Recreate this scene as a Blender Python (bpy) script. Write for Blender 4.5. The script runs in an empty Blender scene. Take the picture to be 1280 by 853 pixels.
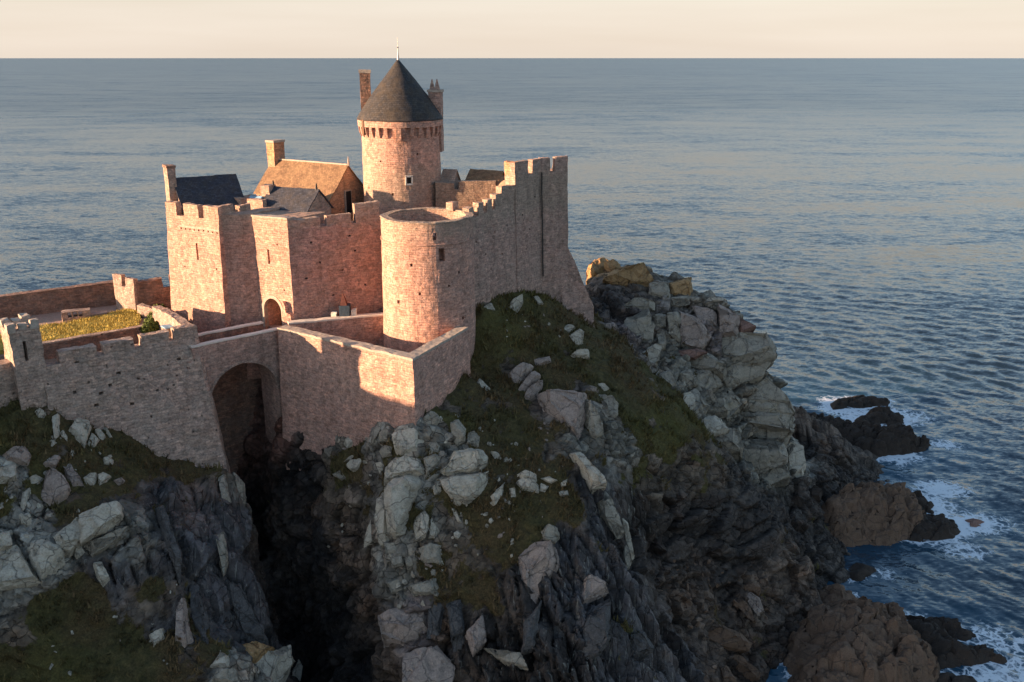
import bpy, bmesh, math, random
import numpy as np
from mathutils import Vector, Matrix, noise as mnoise

R = math.radians
scn = bpy.context.scene
COL = scn.collection
random.seed(7)
rng = np.random.default_rng(11)

# ------------------------------------------------------------------ camera, sky, sun, exposure
FPX, PITCH, CAMZ = 1150.0, R(17.13), 62.0
cam = bpy.data.cameras.new("camera")
cam.sensor_width = 36.0
cam.lens = 36.0 * FPX / 1280.0
cam.clip_start, cam.clip_end = 1.0, 200000.0
cam_o = bpy.data.objects.new("camera", cam)
COL.objects.link(cam_o)
cam_o.location = (0, 0, CAMZ)
cam_o.rotation_euler = (R(90) - PITCH, 0, 0)
scn.camera = cam_o

SUN_EL, SUN_AZ = R(9.5), math.atan2(-0.957, -0.29)      # azimuth measured from +Y towards +X
world = bpy.data.worlds.new("World")
scn.world = world
world.use_nodes = True
wn, wl = world.node_tree.nodes, world.node_tree.links
bg = wn["Background"]
sky = wn.new("ShaderNodeTexSky")
sky.sky_type = 'NISHITA'
sky.sun_disc = False
sky.sun_elevation = SUN_EL
sky.sun_rotation = SUN_AZ
sky.altitude = 60
sky.air_density, sky.dust_density, sky.ozone_density = 1.0, 0.7, 2.5
wb = wn.new("ShaderNodeMix"); wb.data_type = 'RGBA'; wb.blend_type = 'MULTIPLY'      # white balance of the sky light
wb.inputs[0].default_value = 1.0; wb.inputs[7].default_value = (1.13, 0.955, 0.855, 1)
wl.new(sky.outputs[0], wb.inputs[6])
tc = wn.new("ShaderNodeTexCoord"); sx = wn.new("ShaderNodeSeparateXYZ"); wl.new(tc.outputs["Generated"], sx.inputs[0])
mr = wn.new("ShaderNodeMapRange"); mr.interpolation_type = 'SMOOTHSTEP'
mr.inputs[1].default_value = 0.03; mr.inputs[2].default_value = 0.22; mr.inputs[3].default_value = 0.92; mr.inputs[4].default_value = 0.0
wl.new(sx.outputs["Z"], mr.inputs[0])
hz = wn.new("ShaderNodeMix"); hz.data_type = 'RGBA'                                    # cream sunset haze low over the sea
veil = wn.new("ShaderNodeTexNoise"); veil.inputs["Scale"].default_value = 2.2; veil.inputs["Detail"].default_value = 5           # thin uneven veil
vm = wn.new("ShaderNodeMapping"); vm.inputs["Scale"].default_value = (1, 1, 14); wl.new(tc.outputs["Generated"], vm.inputs["Vector"]); wl.new(vm.outputs[0], veil.inputs["Vector"])
vr = wn.new("ShaderNodeValToRGB"); vr.color_ramp.elements[0].position, vr.color_ramp.elements[1].position = 0.35, 0.65
vr.color_ramp.elements[0].color = (0.455, 0.394, 0.338, 1); vr.color_ramp.elements[1].color = (0.49, 0.432, 0.378, 1); wl.new(veil.outputs["Fac"], vr.inputs[0])
vs = wn.new("ShaderNodeVectorMath"); vs.operation = 'SCALE'; vs.inputs["Scale"].default_value = 5.0; wl.new(vr.outputs[0], vs.inputs[0]); wl.new(vs.outputs[0], hz.inputs[7])
wl.new(mr.outputs[0], hz.inputs[0]); wl.new(wb.outputs[2], hz.inputs[6]); wl.new(hz.outputs[2], bg.inputs[0])
bg.inputs[1].default_value = 0.11
sun = bpy.data.lights.new("sun", 'SUN')
sun.energy, sun.angle, sun.color = 5.0, R(0.5), (1.0, 0.65, 0.41)
sun_o = bpy.data.objects.new("sun", sun)
COL.objects.link(sun_o)
sd = Vector((math.sin(SUN_AZ) * math.cos(SUN_EL), math.cos(SUN_AZ) * math.cos(SUN_EL), math.sin(SUN_EL)))
sun_o.rotation_euler = sd.to_track_quat('Z', 'Y').to_euler()
sun_o.location = (-80, 40, 120)
scn.view_settings.view_transform = 'Standard'
scn.view_settings.look = 'None'
scn.view_settings.gamma = 1.0
scn.view_settings.use_curve_mapping = False
scn.view_settings.exposure = 1.74

# ------------------------------------------------------------------ helpers
CP, SP = math.cos(PITCH), math.sin(PITCH)
def ray(px, py):
    u, v = (px - 640.0) / FPX, (426.5 - py) / FPX
    return np.array([u, CP + v * SP, -SP + v * CP])
def at(px, py, Y):                       # world point on the sight line of a photo pixel, Y metres away
    r = ray(px, py); t = Y / r[1]
    return np.array([r[0] * t, Y, CAMZ + r[2] * t])
def atz(px, py, z):
    r = ray(px, py); t = (z - CAMZ) / r[2]
    return np.array([r[0] * t, r[1] * t, z])

def tag(o, label=None, cat=None, group=None, kind=None):
    if label: o['label'] = label
    if cat: o['category'] = cat
    if group: o['group'] = group
    if kind: o['kind'] = kind
    return o
def thing(name, label, cat, loc=(0, 0, 0), group=None):
    o = bpy.data.objects.new(name, None)
    o.empty_display_size = 0.5
    COL.objects.link(o); o.location = loc
    return tag(o, label, cat, group)

def hash3(ix, iy, iz, k):
    h = (ix * 374761393 + iy * 668265263 + iz * 2147483647 * 3 + k * 1274126177) & 0xFFFFFFFF
    h = ((h ^ (h >> 13)) * 1274126177) & 0xFFFFFFFF
    h = ((h ^ (h >> 16)) * 2246822519) & 0xFFFFFFFF
    return ((h ^ (h >> 15)) & 0xFFFFFF) / float(0xFFFFFF)
def vnoise(P, seed=0):
    i = np.floor(P).astype(np.int64); f = P - i
    f = f * f * f * (f * (f * 6 - 15) + 10)
    out = 0
    for dx in (0, 1):
        for dy in (0, 1):
            for dz in (0, 1):
                w = (f[:, 0] if dx else 1 - f[:, 0]) * (f[:, 1] if dy else 1 - f[:, 1]) * (f[:, 2] if dz else 1 - f[:, 2])
                out = out + w * hash3(i[:, 0] + dx, i[:, 1] + dy, i[:, 2] + dz, seed)
    return out * 2 - 1
def fbm(P, octv=4, seed=0, gain=0.5):
    a, s, tot = 1.0, 0, 0
    for k in range(octv):
        s = s + a * vnoise(P * (2.03 ** k) + 17.3 * k, seed + k); tot += a; a *= gain
    return s / tot
def vor(P, seed=0):
    """3-D cellular noise: F1, F2, offset from the nearest seed, three random numbers of that cell"""
    n = len(P)
    i0 = np.floor(P).astype(np.int64)
    F1 = np.full(n, 9.0); F2 = np.full(n, 9.0)
    D = np.zeros((n, 3)); ID = np.zeros((n, 3), np.int64)
    for dx in (-1, 0, 1):
        for dy in (-1, 0, 1):
            for dz in (-1, 0, 1):
                c = i0 + np.array([dx, dy, dz])
                q = np.stack([c[:, k] + 0.1 + 0.8 * hash3(c[:, 0], c[:, 1], c[:, 2], seed + k) for k in range(3)], 1)
                d = P - q
                r = np.sqrt((d * d).sum(1))
                m = r < F1
                F2 = np.where(m, F1, np.minimum(F2, r))
                F1 = np.where(m, r, F1)
                D[m] = d[m]; ID[m] = c[m]
    rnd = np.stack([hash3(ID[:, 0], ID[:, 1], ID[:, 2], seed + 20 + k) for k in range(4)], 1)
    return F1, F2, D, rnd
def rotm(ax, ay, az):
    return np.array((Matrix.Rotation(az, 3, 'Z') @ Matrix.Rotation(ay, 3, 'Y') @ Matrix.Rotation(ax, 3, 'X')))
def blocks(P, size, rot, seed, tilt=0.55, crack=0.22, cw=0.07):
    """jointed-rock relief (unit height): every cell is a tilted flat face, cracks run between the cells"""
    Q = (P @ rot.T) / np.array(size)
    Q = Q + 0.15 * np.stack([vnoise(Q * 1.3 + 5, seed + 50), vnoise(Q * 1.3 + 9, seed + 51), vnoise(Q * 1.3, seed + 52)], 1)
    F1, F2, D, rnd = vor(Q, seed)
    h = (rnd[:, 0] - 0.5) + tilt * ((rnd[:, 1:] - 0.5) * D).sum(1) * 2.2
    c = np.exp(-(F2 - F1) / cw)
    return h - crack * 2.2 * c, rnd[:, 0], c

def grid_mesh(name, X, Y, Z, mask=None):
    """quad mesh from three (ny, nx) arrays"""
    ny, nx = X.shape
    co = np.stack([X, Y, Z], -1).reshape(-1, 3)
    idx = np.arange(ny * nx).reshape(ny, nx)
    q = np.stack([idx[:-1, :-1], idx[:-1, 1:], idx[1:, 1:], idx[1:, :-1]], -1).reshape(-1, 4)
    if mask is not None:
        q = q[mask.reshape(-1)[q].all(1)]
        used = np.unique(q); remap = -np.ones(len(co), np.int64); remap[used] = np.arange(len(used))
        co = co[used]; q = remap[q]
    else:
        used = None
    me = fast_mesh(name, co, q)
    return me, used
def fast_mesh(name, co, faces):
    me = bpy.data.meshes.new(name)
    k = faces.shape[1]
    me.vertices.add(len(co)); me.vertices.foreach_set("co", np.ascontiguousarray(co, np.float32).ravel())
    me.loops.add(faces.size); me.loops.foreach_set("vertex_index", np.ascontiguousarray(faces, np.int32).ravel())
    me.polygons.add(len(faces))
    me.polygons.foreach_set("loop_start", np.arange(0, faces.size, k, dtype=np.int32))
    me.update(calc_edges=True); me.validate()
    return me
def fattr(me, name, arr):
    a = me.attributes.new(name, 'FLOAT', 'POINT'); a.data.foreach_set("value", np.ascontiguousarray(arr, np.float32))
def cattr(me, name, arr):
    a = me.attributes.new(name, 'FLOAT_COLOR', 'POINT')
    rgba = np.concatenate([arr, np.ones((len(arr), 1))], 1)
    a.data.foreach_set("color", np.ascontiguousarray(rgba, np.float32).ravel())
def link(name, me, mat, parent=None):
    o = bpy.data.objects.new(name, me); COL.objects.link(o)
    if mat is not None and len(me.materials) == 0: me.materials.append(mat)
    if parent is not None:
        o.parent = parent
        o.matrix_parent_inverse = Matrix.Translation(-Vector(parent.location))
    return o

# ------------------------------------------------------------------ materials
class NT:
    def __init__(s, name):
        s.m = bpy.data.materials.new(name); s.m.use_nodes = True
        s.t = s.m.node_tree; s.n = s.t.nodes; s.b = s.n["Principled BSDF"]
        s.b.inputs["Specular IOR Level"].default_value = 0.25
    def add(s, kind, **kw):
        nd = s.n.new("ShaderNode" + kind)
        for k, v in kw.items():
            if k.startswith("i_"):
                nd.inputs[k[2:].replace("_", " ")].default_value = v
            else: setattr(nd, k, v)
        return nd
    def L(s, a, b): s.t.links.new(a, b)
    def noise(s, vec, scale, detail=4, rough=0.55, dist=0.0):
        nd = s.add("TexNoise"); nd.inputs["Scale"].default_value = scale; nd.inputs["Detail"].default_value = detail
        nd.inputs["Roughness"].default_value = rough; nd.inputs["Distortion"].default_value = dist
        if vec is not None: s.L(vec, nd.inputs["Vector"])
        return nd.outputs["Fac"]
    def ramp(s, fac, stops):
        nd = s.add("ValToRGB"); e = nd.color_ramp.elements
        while len(e) < len(stops): e.new(0.5)
        for k, (p, c) in enumerate(stops):
            e[k].position = p; e[k].color = (c, c, c, 1) if isinstance(c, (int, float)) else (*c, 1)
        s.L(fac, nd.inputs[0]); return nd.outputs[0]
    def mix(s, fac, a, b, mode='MIX'):
        nd = s.add("Mix", data_type='RGBA', blend_type=mode)
        for sock, v in ((nd.inputs[0], fac), (nd.inputs[6], a), (nd.inputs[7], b)):
            if isinstance(v, (int, float)): sock.default_value = v if sock.type == 'VALUE' else (v, v, v, 1)
            elif isinstance(v, tuple): sock.default_value = (*v, 1)
            else: s.L(v, sock)
        return nd.outputs[2]
    def math(s, op, a, b=0.0, c=0.0):
        nd = s.add("Math", operation=op)
        for k, v in enumerate((a, b, c)):
            if isinstance(v, (int, float)): nd.inputs[k].default_value = v
            else: s.L(v, nd.inputs[k])
        return nd.outputs[0]
    def bump(s, h, strength=0.6, dist=0.1, prev=None):
        nd = s.add("Bump"); nd.inputs["Strength"].default_value = strength; nd.inputs["Distance"].default_value = dist
        s.L(h, nd.inputs["Height"])
        if prev is not None: s.L(prev, nd.inputs["Normal"])
        return nd.outputs[0]
    def done(s, col, rough=0.9, nrm=None):
        if isinstance(col, tuple): s.b.inputs["Base Color"].default_value = (*col, 1)
        else: s.L(col, s.b.inputs["Base Color"])
        if isinstance(rough, (int, float)): s.b.inputs["Roughness"].default_value = rough
        else: s.L(rough, s.b.inputs["Roughness"])
        if nrm is not None: s.L(nrm, s.b.inputs["Normal"])
        return s.m

def masonry(name, c1, c2, c3, bw=0.55, bh=0.24, grey=(0.34, 0.285, 0.225), greyamt=0.5, pits=0.5, mortar=0.75):
    t = NT(name)
    uv = t.add("UVMap").outputs[0]
    geo = t.add("NewGeometry").outputs["Position"]
    nd = t.add("TexNoise"); nd.inputs["Scale"].default_value = 1.3; nd.inputs["Detail"].default_value = 3; t.L(uv, nd.inputs["Vector"])
    va = t.add("VectorMath", operation='MULTIPLY_ADD'); va.inputs[1].default_value = (0.55, 0.34, 0); t.L(nd.outputs["Color"], va.inputs[0]); t.L(uv, va.inputs[2])
    br = t.add("TexBrick"); br.offset = 0.5; br.squash = 0.8; br.squash_frequency = 3
    br.inputs["Scale"].default_value = 1.0
    br.inputs["Brick Width"].default_value = bw; br.inputs["Row Height"].default_value = bh
    br.inputs["Mortar Size"].default_value = 0.018; br.inputs["Mortar Smooth"].default_value = 0.8; br.inputs["Bias"].default_value = 0.0
    br.inputs["Color1"].default_value = (0, 0, 0, 1); br.inputs["Color2"].default_value = (1, 1, 1, 1); br.inputs["Mortar"].default_value = (0.5, 0.5, 0.5, 1)
    t.L(va.outputs[0], br.inputs["Vector"])
    per = t.ramp(br.outputs["Color"], [(0.0, c1), (0.45, c2), (0.75, c3), (1.0, tuple(0.72 * x for x in c1))])
    vo = t.add("TexVoronoi"); vo.inputs["Scale"].default_value = 2.3; t.L(va.outputs[0], vo.inputs["Vector"])
    vt = t.mix(0.42, per, t.mix(1.0, per, t.ramp(vo.outputs["Color"], [(0.1, 0.45), (0.5, 1.0), (0.9, 1.5)]), 'MULTIPLY'))
    fine = t.ramp(t.noise(geo, 5.5, 5, 0.7), [(0.28, 0.5), (0.5, 1.0), (0.74, 1.5)])
    col = t.mix(0.9, vt, fine, 'MULTIPLY')
    col = t.mix(br.outputs["Fac"], col, t.mix(1.0, col, mortar, 'MULTIPLY'))
    big = t.ramp(t.noise(geo, 0.23, 5, 0.62), [(0.36, 0.0), (0.66, 1.0)])
    col = t.mix(t.math('MULTIPLY', big, greyamt), col, t.mix(0.75, grey, fine, 'MULTIPLY'))
    lime = t.ramp(t.noise(geo, 0.42, 6, 0.7), [(0.54, 0.0), (0.66, 1.0)])
    col = t.mix(t.math('MULTIPLY', lime, 0.32), col, t.mix(1.0, col, (1.35, 1.3, 1.22), 'MULTIPLY'))
    sz = t.add("SeparateXYZ"); t.L(geo, sz.inputs[0])
    hi = t.add("MapRange"); hi.inputs[1].default_value = 42.0; hi.inputs[2].default_value = 46.5; t.L(sz.outputs["Z"], hi.inputs[0])
    top = t.ramp(t.math('ADD', t.math('MULTIPLY', hi.outputs[0], 0.55), t.noise(geo, 0.9, 6, 0.7)), [(0.76, 0.0), (1.02, 0.5)])
    lo = t.add("MapRange"); lo.inputs[1].default_value = 50.5; lo.inputs[2].default_value = 49.0; t.L(sz.outputs["Z"], lo.inputs[0])
    col = t.mix(t.math('MULTIPLY', top, lo.outputs[0]), col, t.mix(0.8, (0.34, 0.265, 0.19), fine, 'MULTIPLY'))   # lichen on the wall heads
    # courses of darker weathering, drips from the coping
    mp = t.add("Mapping"); mp.inputs["Scale"].default_value = (1.1, 0.10, 1); t.L(uv, mp.inputs["Vector"])
    st = t.ramp(t.noise(mp.outputs[0], 1.0, 4, 0.6), [(0.36, 0.66), (0.56, 1.06)])
    col = t.mix(0.4, col, st, 'MULTIPLY')
    mp2 = t.add("Mapping"); mp2.inputs["Scale"].default_value = (1.3, 5.2, 1); t.L(va.outputs[0], mp2.inputs["Vector"])
    crs = t.ramp(t.noise(mp2.outputs[0], 1.0, 4, 0.65), [(0.34, 0.5), (0.5, 1.0), (0.66, 1.5)])
    col = t.mix(0.45, col, crs, 'MULTIPLY')
    # putlog holes and lost stones
    v2 = t.add("TexVoronoi"); v2.inputs["Scale"].default_value = 0.85; v2.inputs["Randomness"].default_value = 1.0; t.L(va.outputs[0], v2.inputs["Vector"])
    pit = t.ramp(t.math('ADD', v2.outputs["Distance"], t.math('MULTIPLY', t.noise(uv, 9, 2), 0.10)), [(0.10, 1.0), (0.16, 0.0)])
    pitm = t.math('MULTIPLY', pit, pits)
    col = t.mix(pitm, col, (0.06, 0.045, 0.035))
    h = t.math('ADD', t.math('MULTIPLY', br.outputs["Fac"], -0.5), t.math('MULTIPLY', t.noise(uv, 6, 5, 0.7), 0.9))
    h = t.math('ADD', h, t.math('MULTIPLY', vo.outputs["Distance"], -0.5))
    h = t.math('SUBTRACT', h, t.math('MULTIPLY', pitm, 1.3))
    return t.done(col, 0.93, t.bump(h, 0.75, 0.09))

def rock_mat():
    """terrain: attributes col, grass, crack, tint, slab are data of the ground itself"""
    t = NT("cliff_rock_and_turf")
    geo = t.add("NewGeometry").outputs["Position"]
    A = lambda n, o: t.add("Attribute", attribute_name=n).outputs[o]
    col, gr, ck, ti, slab = A("col", "Color"), A("grass", "Fac"), A("crack", "Fac"), A("tint", "Fac"), A("slab", "Fac")
    n1 = t.noise(geo, 1.7, 8, 0.68); n2 = t.noise(geo, 0.35, 4, 0.6); n3 = t.noise(geo, 6.0, 6, 0.78)
    nd = t.add("TexNoise"); nd.inputs["Scale"].default_value = 0.8; nd.inputs["Detail"].default_value = 5; t.L(geo, nd.inputs["Vector"])
    def joints(rot, scl, warp):
        mp = t.add("Mapping"); mp.inputs["Rotation"].default_value = rot; mp.inputs["Scale"].default_value = scl; t.L(geo, mp.inputs["Vector"])
        va = t.add("VectorMath", operation='MULTIPLY_ADD'); va.inputs[1].default_value = (warp,) * 3; t.L(nd.outputs["Color"], va.inputs[0]); t.L(mp.outputs[0], va.inputs[2])
        e = t.add("TexVoronoi", feature='DISTANCE_TO_EDGE'); e.inputs["Scale"].default_value = 1.0; t.L(va.outputs[0], e.inputs["Vector"])
        c = t.add("TexVoronoi"); c.inputs["Scale"].default_value = 1.0; t.L(va.outputs[0], c.inputs["Vector"])
        return e.outputs["Distance"], c.outputs["Color"]
    eb, cb = joints((.3, .25, .4), (0.85, 0.95, 1.25), 0.55)
    es, cs = joints((.45, .42, .2), (1.5, 0.75, 0.22), 0.45)
    edge = t.mix(slab, eb, es); cell = t.mix(slab, cb, cs)
    line = t.ramp(edge, [(0.0, 1.0), (0.055, 0.0)])
    line = t.math('MULTIPLY', line, t.ramp(n2, [(0.38, 0.25), (0.6, 1.0)]))
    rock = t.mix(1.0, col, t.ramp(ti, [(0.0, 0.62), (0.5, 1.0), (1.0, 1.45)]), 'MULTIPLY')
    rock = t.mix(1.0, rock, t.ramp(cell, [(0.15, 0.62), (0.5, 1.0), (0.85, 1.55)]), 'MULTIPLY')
    rock = t.mix(1.0, rock, t.ramp(n1, [(0.30, 0.55), (0.5, 1.0), (0.72, 1.5)]), 'MULTIPLY')
    rock = t.mix(t.ramp(n2, [(0.50, 0.0), (0.72, 0.6)]), rock, t.mix(1.0, rock, (1.30, 0.92, 0.66), 'MULTIPLY'))
    rock = t.mix(t.ramp(n3, [(0.58, 0.0), (0.70, 0.55)]), rock, t.mix(0.6, (0.34, 0.33, 0.28), col))
    mp = t.add("Mapping"); mp.inputs["Rotation"].default_value = (.45, .42, .2); mp.inputs["Scale"].default_value = (2.6, 1.3, 0.20); t.L(geo, mp.inputs["Vector"])
    vein = t.ramp(t.noise(mp.outputs[0], 1.0, 6, 0.7, 0.6), [(0.57, 0.0), (0.66, 1.0)])
    rock = t.mix(t.math('MULTIPLY', t.math('MULTIPLY', vein, slab), 0.8), rock, (0.34, 0.32, 0.27))
    rock = t.mix(t.math('MULTIPLY', t.math('MAXIMUM', ck, line), 0.75), rock, t.mix(1.0, rock, 0.25, 'MULTIPLY'))
    g1 = t.ramp(n1, [(0.28, (0.034, 0.030, 0.014)), (0.46, (0.064, 0.056, 0.021)), (0.60, (0.100, 0.080, 0.030)), (0.78, (0.165, 0.122, 0.052))])
    gb = t.ramp(t.noise(geo, 0.20, 6, 0.66), [(0.38, 0.0), (0.60, 1.0)])
    gcol = t.mix(t.math('MULTIPLY', gb, 0.7), g1, t.ramp(n3, [(0.28, (0.040, 0.024, 0.012)), (0.5, (0.085, 0.053, 0.024)), (0.7, (0.15, 0.095, 0.045))]))
    gcol = t.mix(t.ramp(t.noise(geo, 0.075, 3, 0.5), [(0.50, 0.0), (0.60, 0.5)]), gcol, (0.10, 0.092, 0.024))
    gcol = t.mix(0.9, gcol, t.ramp(n3, [(0.3, 0.45), (0.7, 1.55)]), 'MULTIPLY')
    gm = t.ramp(t.math('ADD', gr, t.math('MULTIPLY', t.math('SUBTRACT', n1, 0.5), 0.75)), [(0.42, 0.0), (0.50, 1.0)])
    c = t.mix(gm, rock, gcol)
    h = t.math('ADD', t.math('MULTIPLY', n1, 1.0), t.math('MULTIPLY', n3, 0.6))
    rk = t.math('SUBTRACT', t.math('MULTIPLY', t.ramp(cell, [(0.1, 0), (0.9, 1)]), 0.8), t.math('MULTIPLY', line, 0.9))
    h = t.math('ADD', h, t.math('MULTIPLY', rk, t.math('SUBTRACT', 1.0, gm)))
    return t.done(c, t.ramp(gm, [(0, 0.72), (1, 1.0)]), t.bump(h, 0.95, 0.25))

def boulder_mat(name, c, lich=(0.45, 0.42, 0.34), amt=0.5, yellow=0.12):
    t = NT(name)
    geo = t.add("NewGeometry").outputs["Position"]
    n1 = t.noise(geo, 1.3, 7, 0.65); n2 = t.noise(geo, 6.5, 6, 0.72); n3 = t.noise(geo, 0.55, 4, 0.6)
    base = t.mix(1.0, c, t.ramp(n1, [(0.25, 0.62), (0.5, 1.0), (0.78, 1.3)]), 'MULTIPLY')
    base = t.mix(1.0, base, t.ramp(n2, [(0.28, 0.66), (0.5, 1.0), (0.72, 1.28)]), 'MULTIPLY')
    base = t.mix(t.math('MULTIPLY', t.ramp(n2, [(0.56, 0), (0.64, 1)]), amt), base, lich)
    base = t.mix(t.math('MULTIPLY', t.ramp(n3, [(0.58, 0), (0.68, 1)]), yellow), base, (0.33, 0.26, 0.09))
    base = t.mix(t.math('MULTIPLY', t.ramp(t.noise(geo, 2.6, 6, 0.7), [(0.30, 1), (0.40, 0)]), 0.55), base, (0.075, 0.07, 0.06))
    crk = t.add("TexVoronoi", feature='DISTANCE_TO_EDGE'); crk.inputs["Scale"].default_value = 0.42
    nd = t.add("TexNoise"); nd.inputs["Scale"].default_value = 0.9; nd.inputs["Detail"].default_value = 4; t.L(geo, nd.inputs["Vector"])
    va = t.add("VectorMath", operation='MULTIPLY_ADD'); va.inputs[1].default_value = (1.1, 1.1, 1.1); t.L(nd.outputs["Color"], va.inputs[0]); t.L(geo, va.inputs[2])
    t.L(va.outputs[0], crk.inputs["Vector"])
    cm = t.ramp(crk.outputs["Distance"], [(0.0, 1.0), (0.022, 0.0)])
    base = t.mix(t.math('MULTIPLY', cm, 0.55), base, (0.05, 0.045, 0.04))
    h = t.math('ADD', t.math('MULTIPLY', n1, 0.9), t.math('MULTIPLY', n2, 0.7))
    h = t.math('SUBTRACT', h, t.math('MULTIPLY', cm, 0.8))
    return t.done(base, 0.88, t.bump(h, 0.7, 0.12))

def plain(name, c, rough=0.8, var=0.3, scale=3.0, metal=0.0, bump=0.3):
    t = NT(name)
    geo = t.add("NewGeometry").outputs["Position"]
    n = t.noise(geo, scale, 5, 0.65)
    col = t.mix(1.0, c, t.ramp(n, [(0.25, 1 - var), (0.5, 1.0), (0.78, 1 + var)]), 'MULTIPLY')
    t.b.inputs["Metallic"].default_value = metal
    return t.done(col, rough, t.bump(n, bump, 0.05))

def slate(name, c, moss=(0.16, 0.11, 0.05), amt=0.4, row=0.22):
    t = NT(name)
    uv = t.add("UVMap").outputs[0]; geo = t.add("NewGeometry").outputs["Position"]
    br = t.add("TexBrick"); br.inputs["Scale"].default_value = 1.0; br.inputs["Brick Width"].default_value = 0.3; br.inputs["Row Height"].default_value = row
    br.inputs["Mortar Size"].default_value = 0.015
    br.inputs["Color1"].default_value = (0.7, 0.7, 0.7, 1); br.inputs["Color2"].default_value = (1.25, 1.25, 1.25, 1); br.inputs["Mortar"].default_value = (0.4, 0.4, 0.4, 1)
    t.L(uv, br.inputs["Vector"])
    col = t.mix(1.0, c, br.outputs["Color"], 'MULTIPLY')
    n = t.noise(geo, 0.9, 6, 0.7)
    col = t.mix(t.math('MULTIPLY', t.ramp(n, [(0.42, 0), (0.62, 1)]), amt), col, moss)
    col = t.mix(0.8, col, t.ramp(t.noise(geo, 5, 4, 0.7), [(0.3, 0.65), (0.7, 1.3)]), 'MULTIPLY')
    return t.done(col, 0.75, t.bump(t.math('SUBTRACT', t.math('MULTIPLY', t.noise(geo, 6, 3), 0.6), br.outputs["Fac"]), 0.5, 0.05))

M = {}
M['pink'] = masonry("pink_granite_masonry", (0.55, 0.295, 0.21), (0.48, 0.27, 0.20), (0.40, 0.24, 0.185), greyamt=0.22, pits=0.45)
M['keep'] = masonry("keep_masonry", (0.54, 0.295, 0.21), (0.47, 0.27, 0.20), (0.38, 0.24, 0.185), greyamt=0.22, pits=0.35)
M['grey'] = masonry("grey_weathered_masonry", (0.48, 0.325, 0.24), (0.40, 0.28, 0.215), (0.29, 0.215, 0.17), bw=0.62, bh=0.27, greyamt=0.4, pits=0.9)
M['mauve'] = masonry("mauve_grey_masonry", (0.47, 0.285, 0.215), (0.42, 0.265, 0.205), (0.35, 0.235, 0.185), greyamt=0.28, pits=0.4)
M['rough'] = masonry("cream_rubble_masonry", (0.47, 0.31, 0.235), (0.36, 0.25, 0.20), (0.24, 0.18, 0.15), bw=0.4, bh=0.2, greyamt=0.45, pits=0.5, mortar=0.5)
M['rose'] = masonry("dull_rose_masonry", (0.46, 0.265, 0.205), (0.41, 0.245, 0.195), (0.34, 0.22, 0.18), greyamt=0.28, pits=0.45)
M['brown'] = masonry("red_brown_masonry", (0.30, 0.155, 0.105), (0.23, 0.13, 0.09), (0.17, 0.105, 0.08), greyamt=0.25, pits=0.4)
M['orange'] = masonry("orange_house_masonry", (0.58, 0.28, 0.14), (0.52, 0.25, 0.13), (0.44, 0.22, 0.12), greyamt=0.15, pits=0.15)
M['cope'] = plain("coping_stone", (0.36, 0.30, 0.24), 0.9, 0.35, 4.0)
M['slate_blue'] = slate("blue_black_slate", (0.045, 0.05, 0.065), amt=0.15)
M['slate_dark'] = slate("dark_grey_slate", (0.062, 0.062, 0.066), amt=0.35)
M['slate_tan'] = slate("lichened_tan_slate", (0.22, 0.13, 0.07), moss=(0.29, 0.185, 0.095), amt=0.6)
M['slate_keep'] = slate("weathered_keep_slate", (0.045, 0.044, 0.045), moss=(0.085, 0.063, 0.038), amt=0.45)
M['lead'] = plain("dull_lead", (0.30, 0.29, 0.27), 0.5, 0.2, 4, 0.6)
M['iron'] = plain("dark_iron", (0.05, 0.045, 0.04), 0.6, 0.3, 5, 0.5)
M['dark'] = plain("window_gloom", (0.02, 0.018, 0.018), 0.4, 0.3, 4)
M['wood'] = plain("brown_oak", (0.13, 0.07, 0.04), 0.7, 0.35, 3)
M['blue'] = plain("pale_blue_sheet", (0.20, 0.33, 0.42), 0.45, 0.25, 2.5)
M['blue_dark'] = plain("dark_blue_boards", (0.035, 0.055, 0.075), 0.6, 0.4, 4)
M['rust'] = plain("red_brown_cap", (0.10, 0.035, 0.025), 0.7, 0.4, 5)
M['white'] = plain("limewashed_stone", (0.62, 0.56, 0.47), 0.9, 0.2, 4)
M['sand'] = plain("pink_gravel", (0.36, 0.25, 0.19), 1.0, 0.35, 5, bump=0.5)
M['court'] = plain("courtyard_earth", (0.24, 0.18, 0.13), 1.0, 0.35, 3, bump=0.5)
M['lawn'] = plain("mown_yellow_turf", (0.40, 0.30, 0.062), 1.0, 0.5, 2.2, bump=0.8)
M['leaf'] = plain("green_leaves", (0.075, 0.10, 0.018), 0.8, 0.5, 3, bump=0.1)
def turf_blades():
    t = NT("dry_grass_blades"); geo = t.add("NewGeometry").outputs["Position"]
    big = t.noise(geo, 0.20, 6, 0.66); mid = t.noise(geo, 1.1, 5, 0.7); far = t.noise(geo, 0.075, 3, 0.5)
    c = t.ramp(big, [(0.34, (0.050, 0.045, 0.017)), (0.45, (0.092, 0.074, 0.027)), (0.53, (0.115, 0.074, 0.033)), (0.66, (0.18, 0.115, 0.052))])
    c = t.mix(t.ramp(far, [(0.50, 0.0), (0.60, 0.6)]), c, (0.135, 0.112, 0.032))
    c = t.mix(0.9, c, t.ramp(mid, [(0.3, 0.45), (0.5, 1.0), (0.7, 1.6)]), 'MULTIPLY')
    return t.done(c, 0.9)
M['blade'] = turf_blades()
M['blade_sun'] = plain("lawn_blades", (0.46, 0.35, 0.085), 0.9, 0.5, 0.9, bump=0.1)
M['terrain'] = rock_mat()
M['pale'] = boulder_mat("pale_granite", (0.42, 0.365, 0.28))
M['warm'] = boulder_mat("pinkish_granite", (0.30, 0.23, 0.185), amt=0.3, yellow=0.05)
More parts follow.
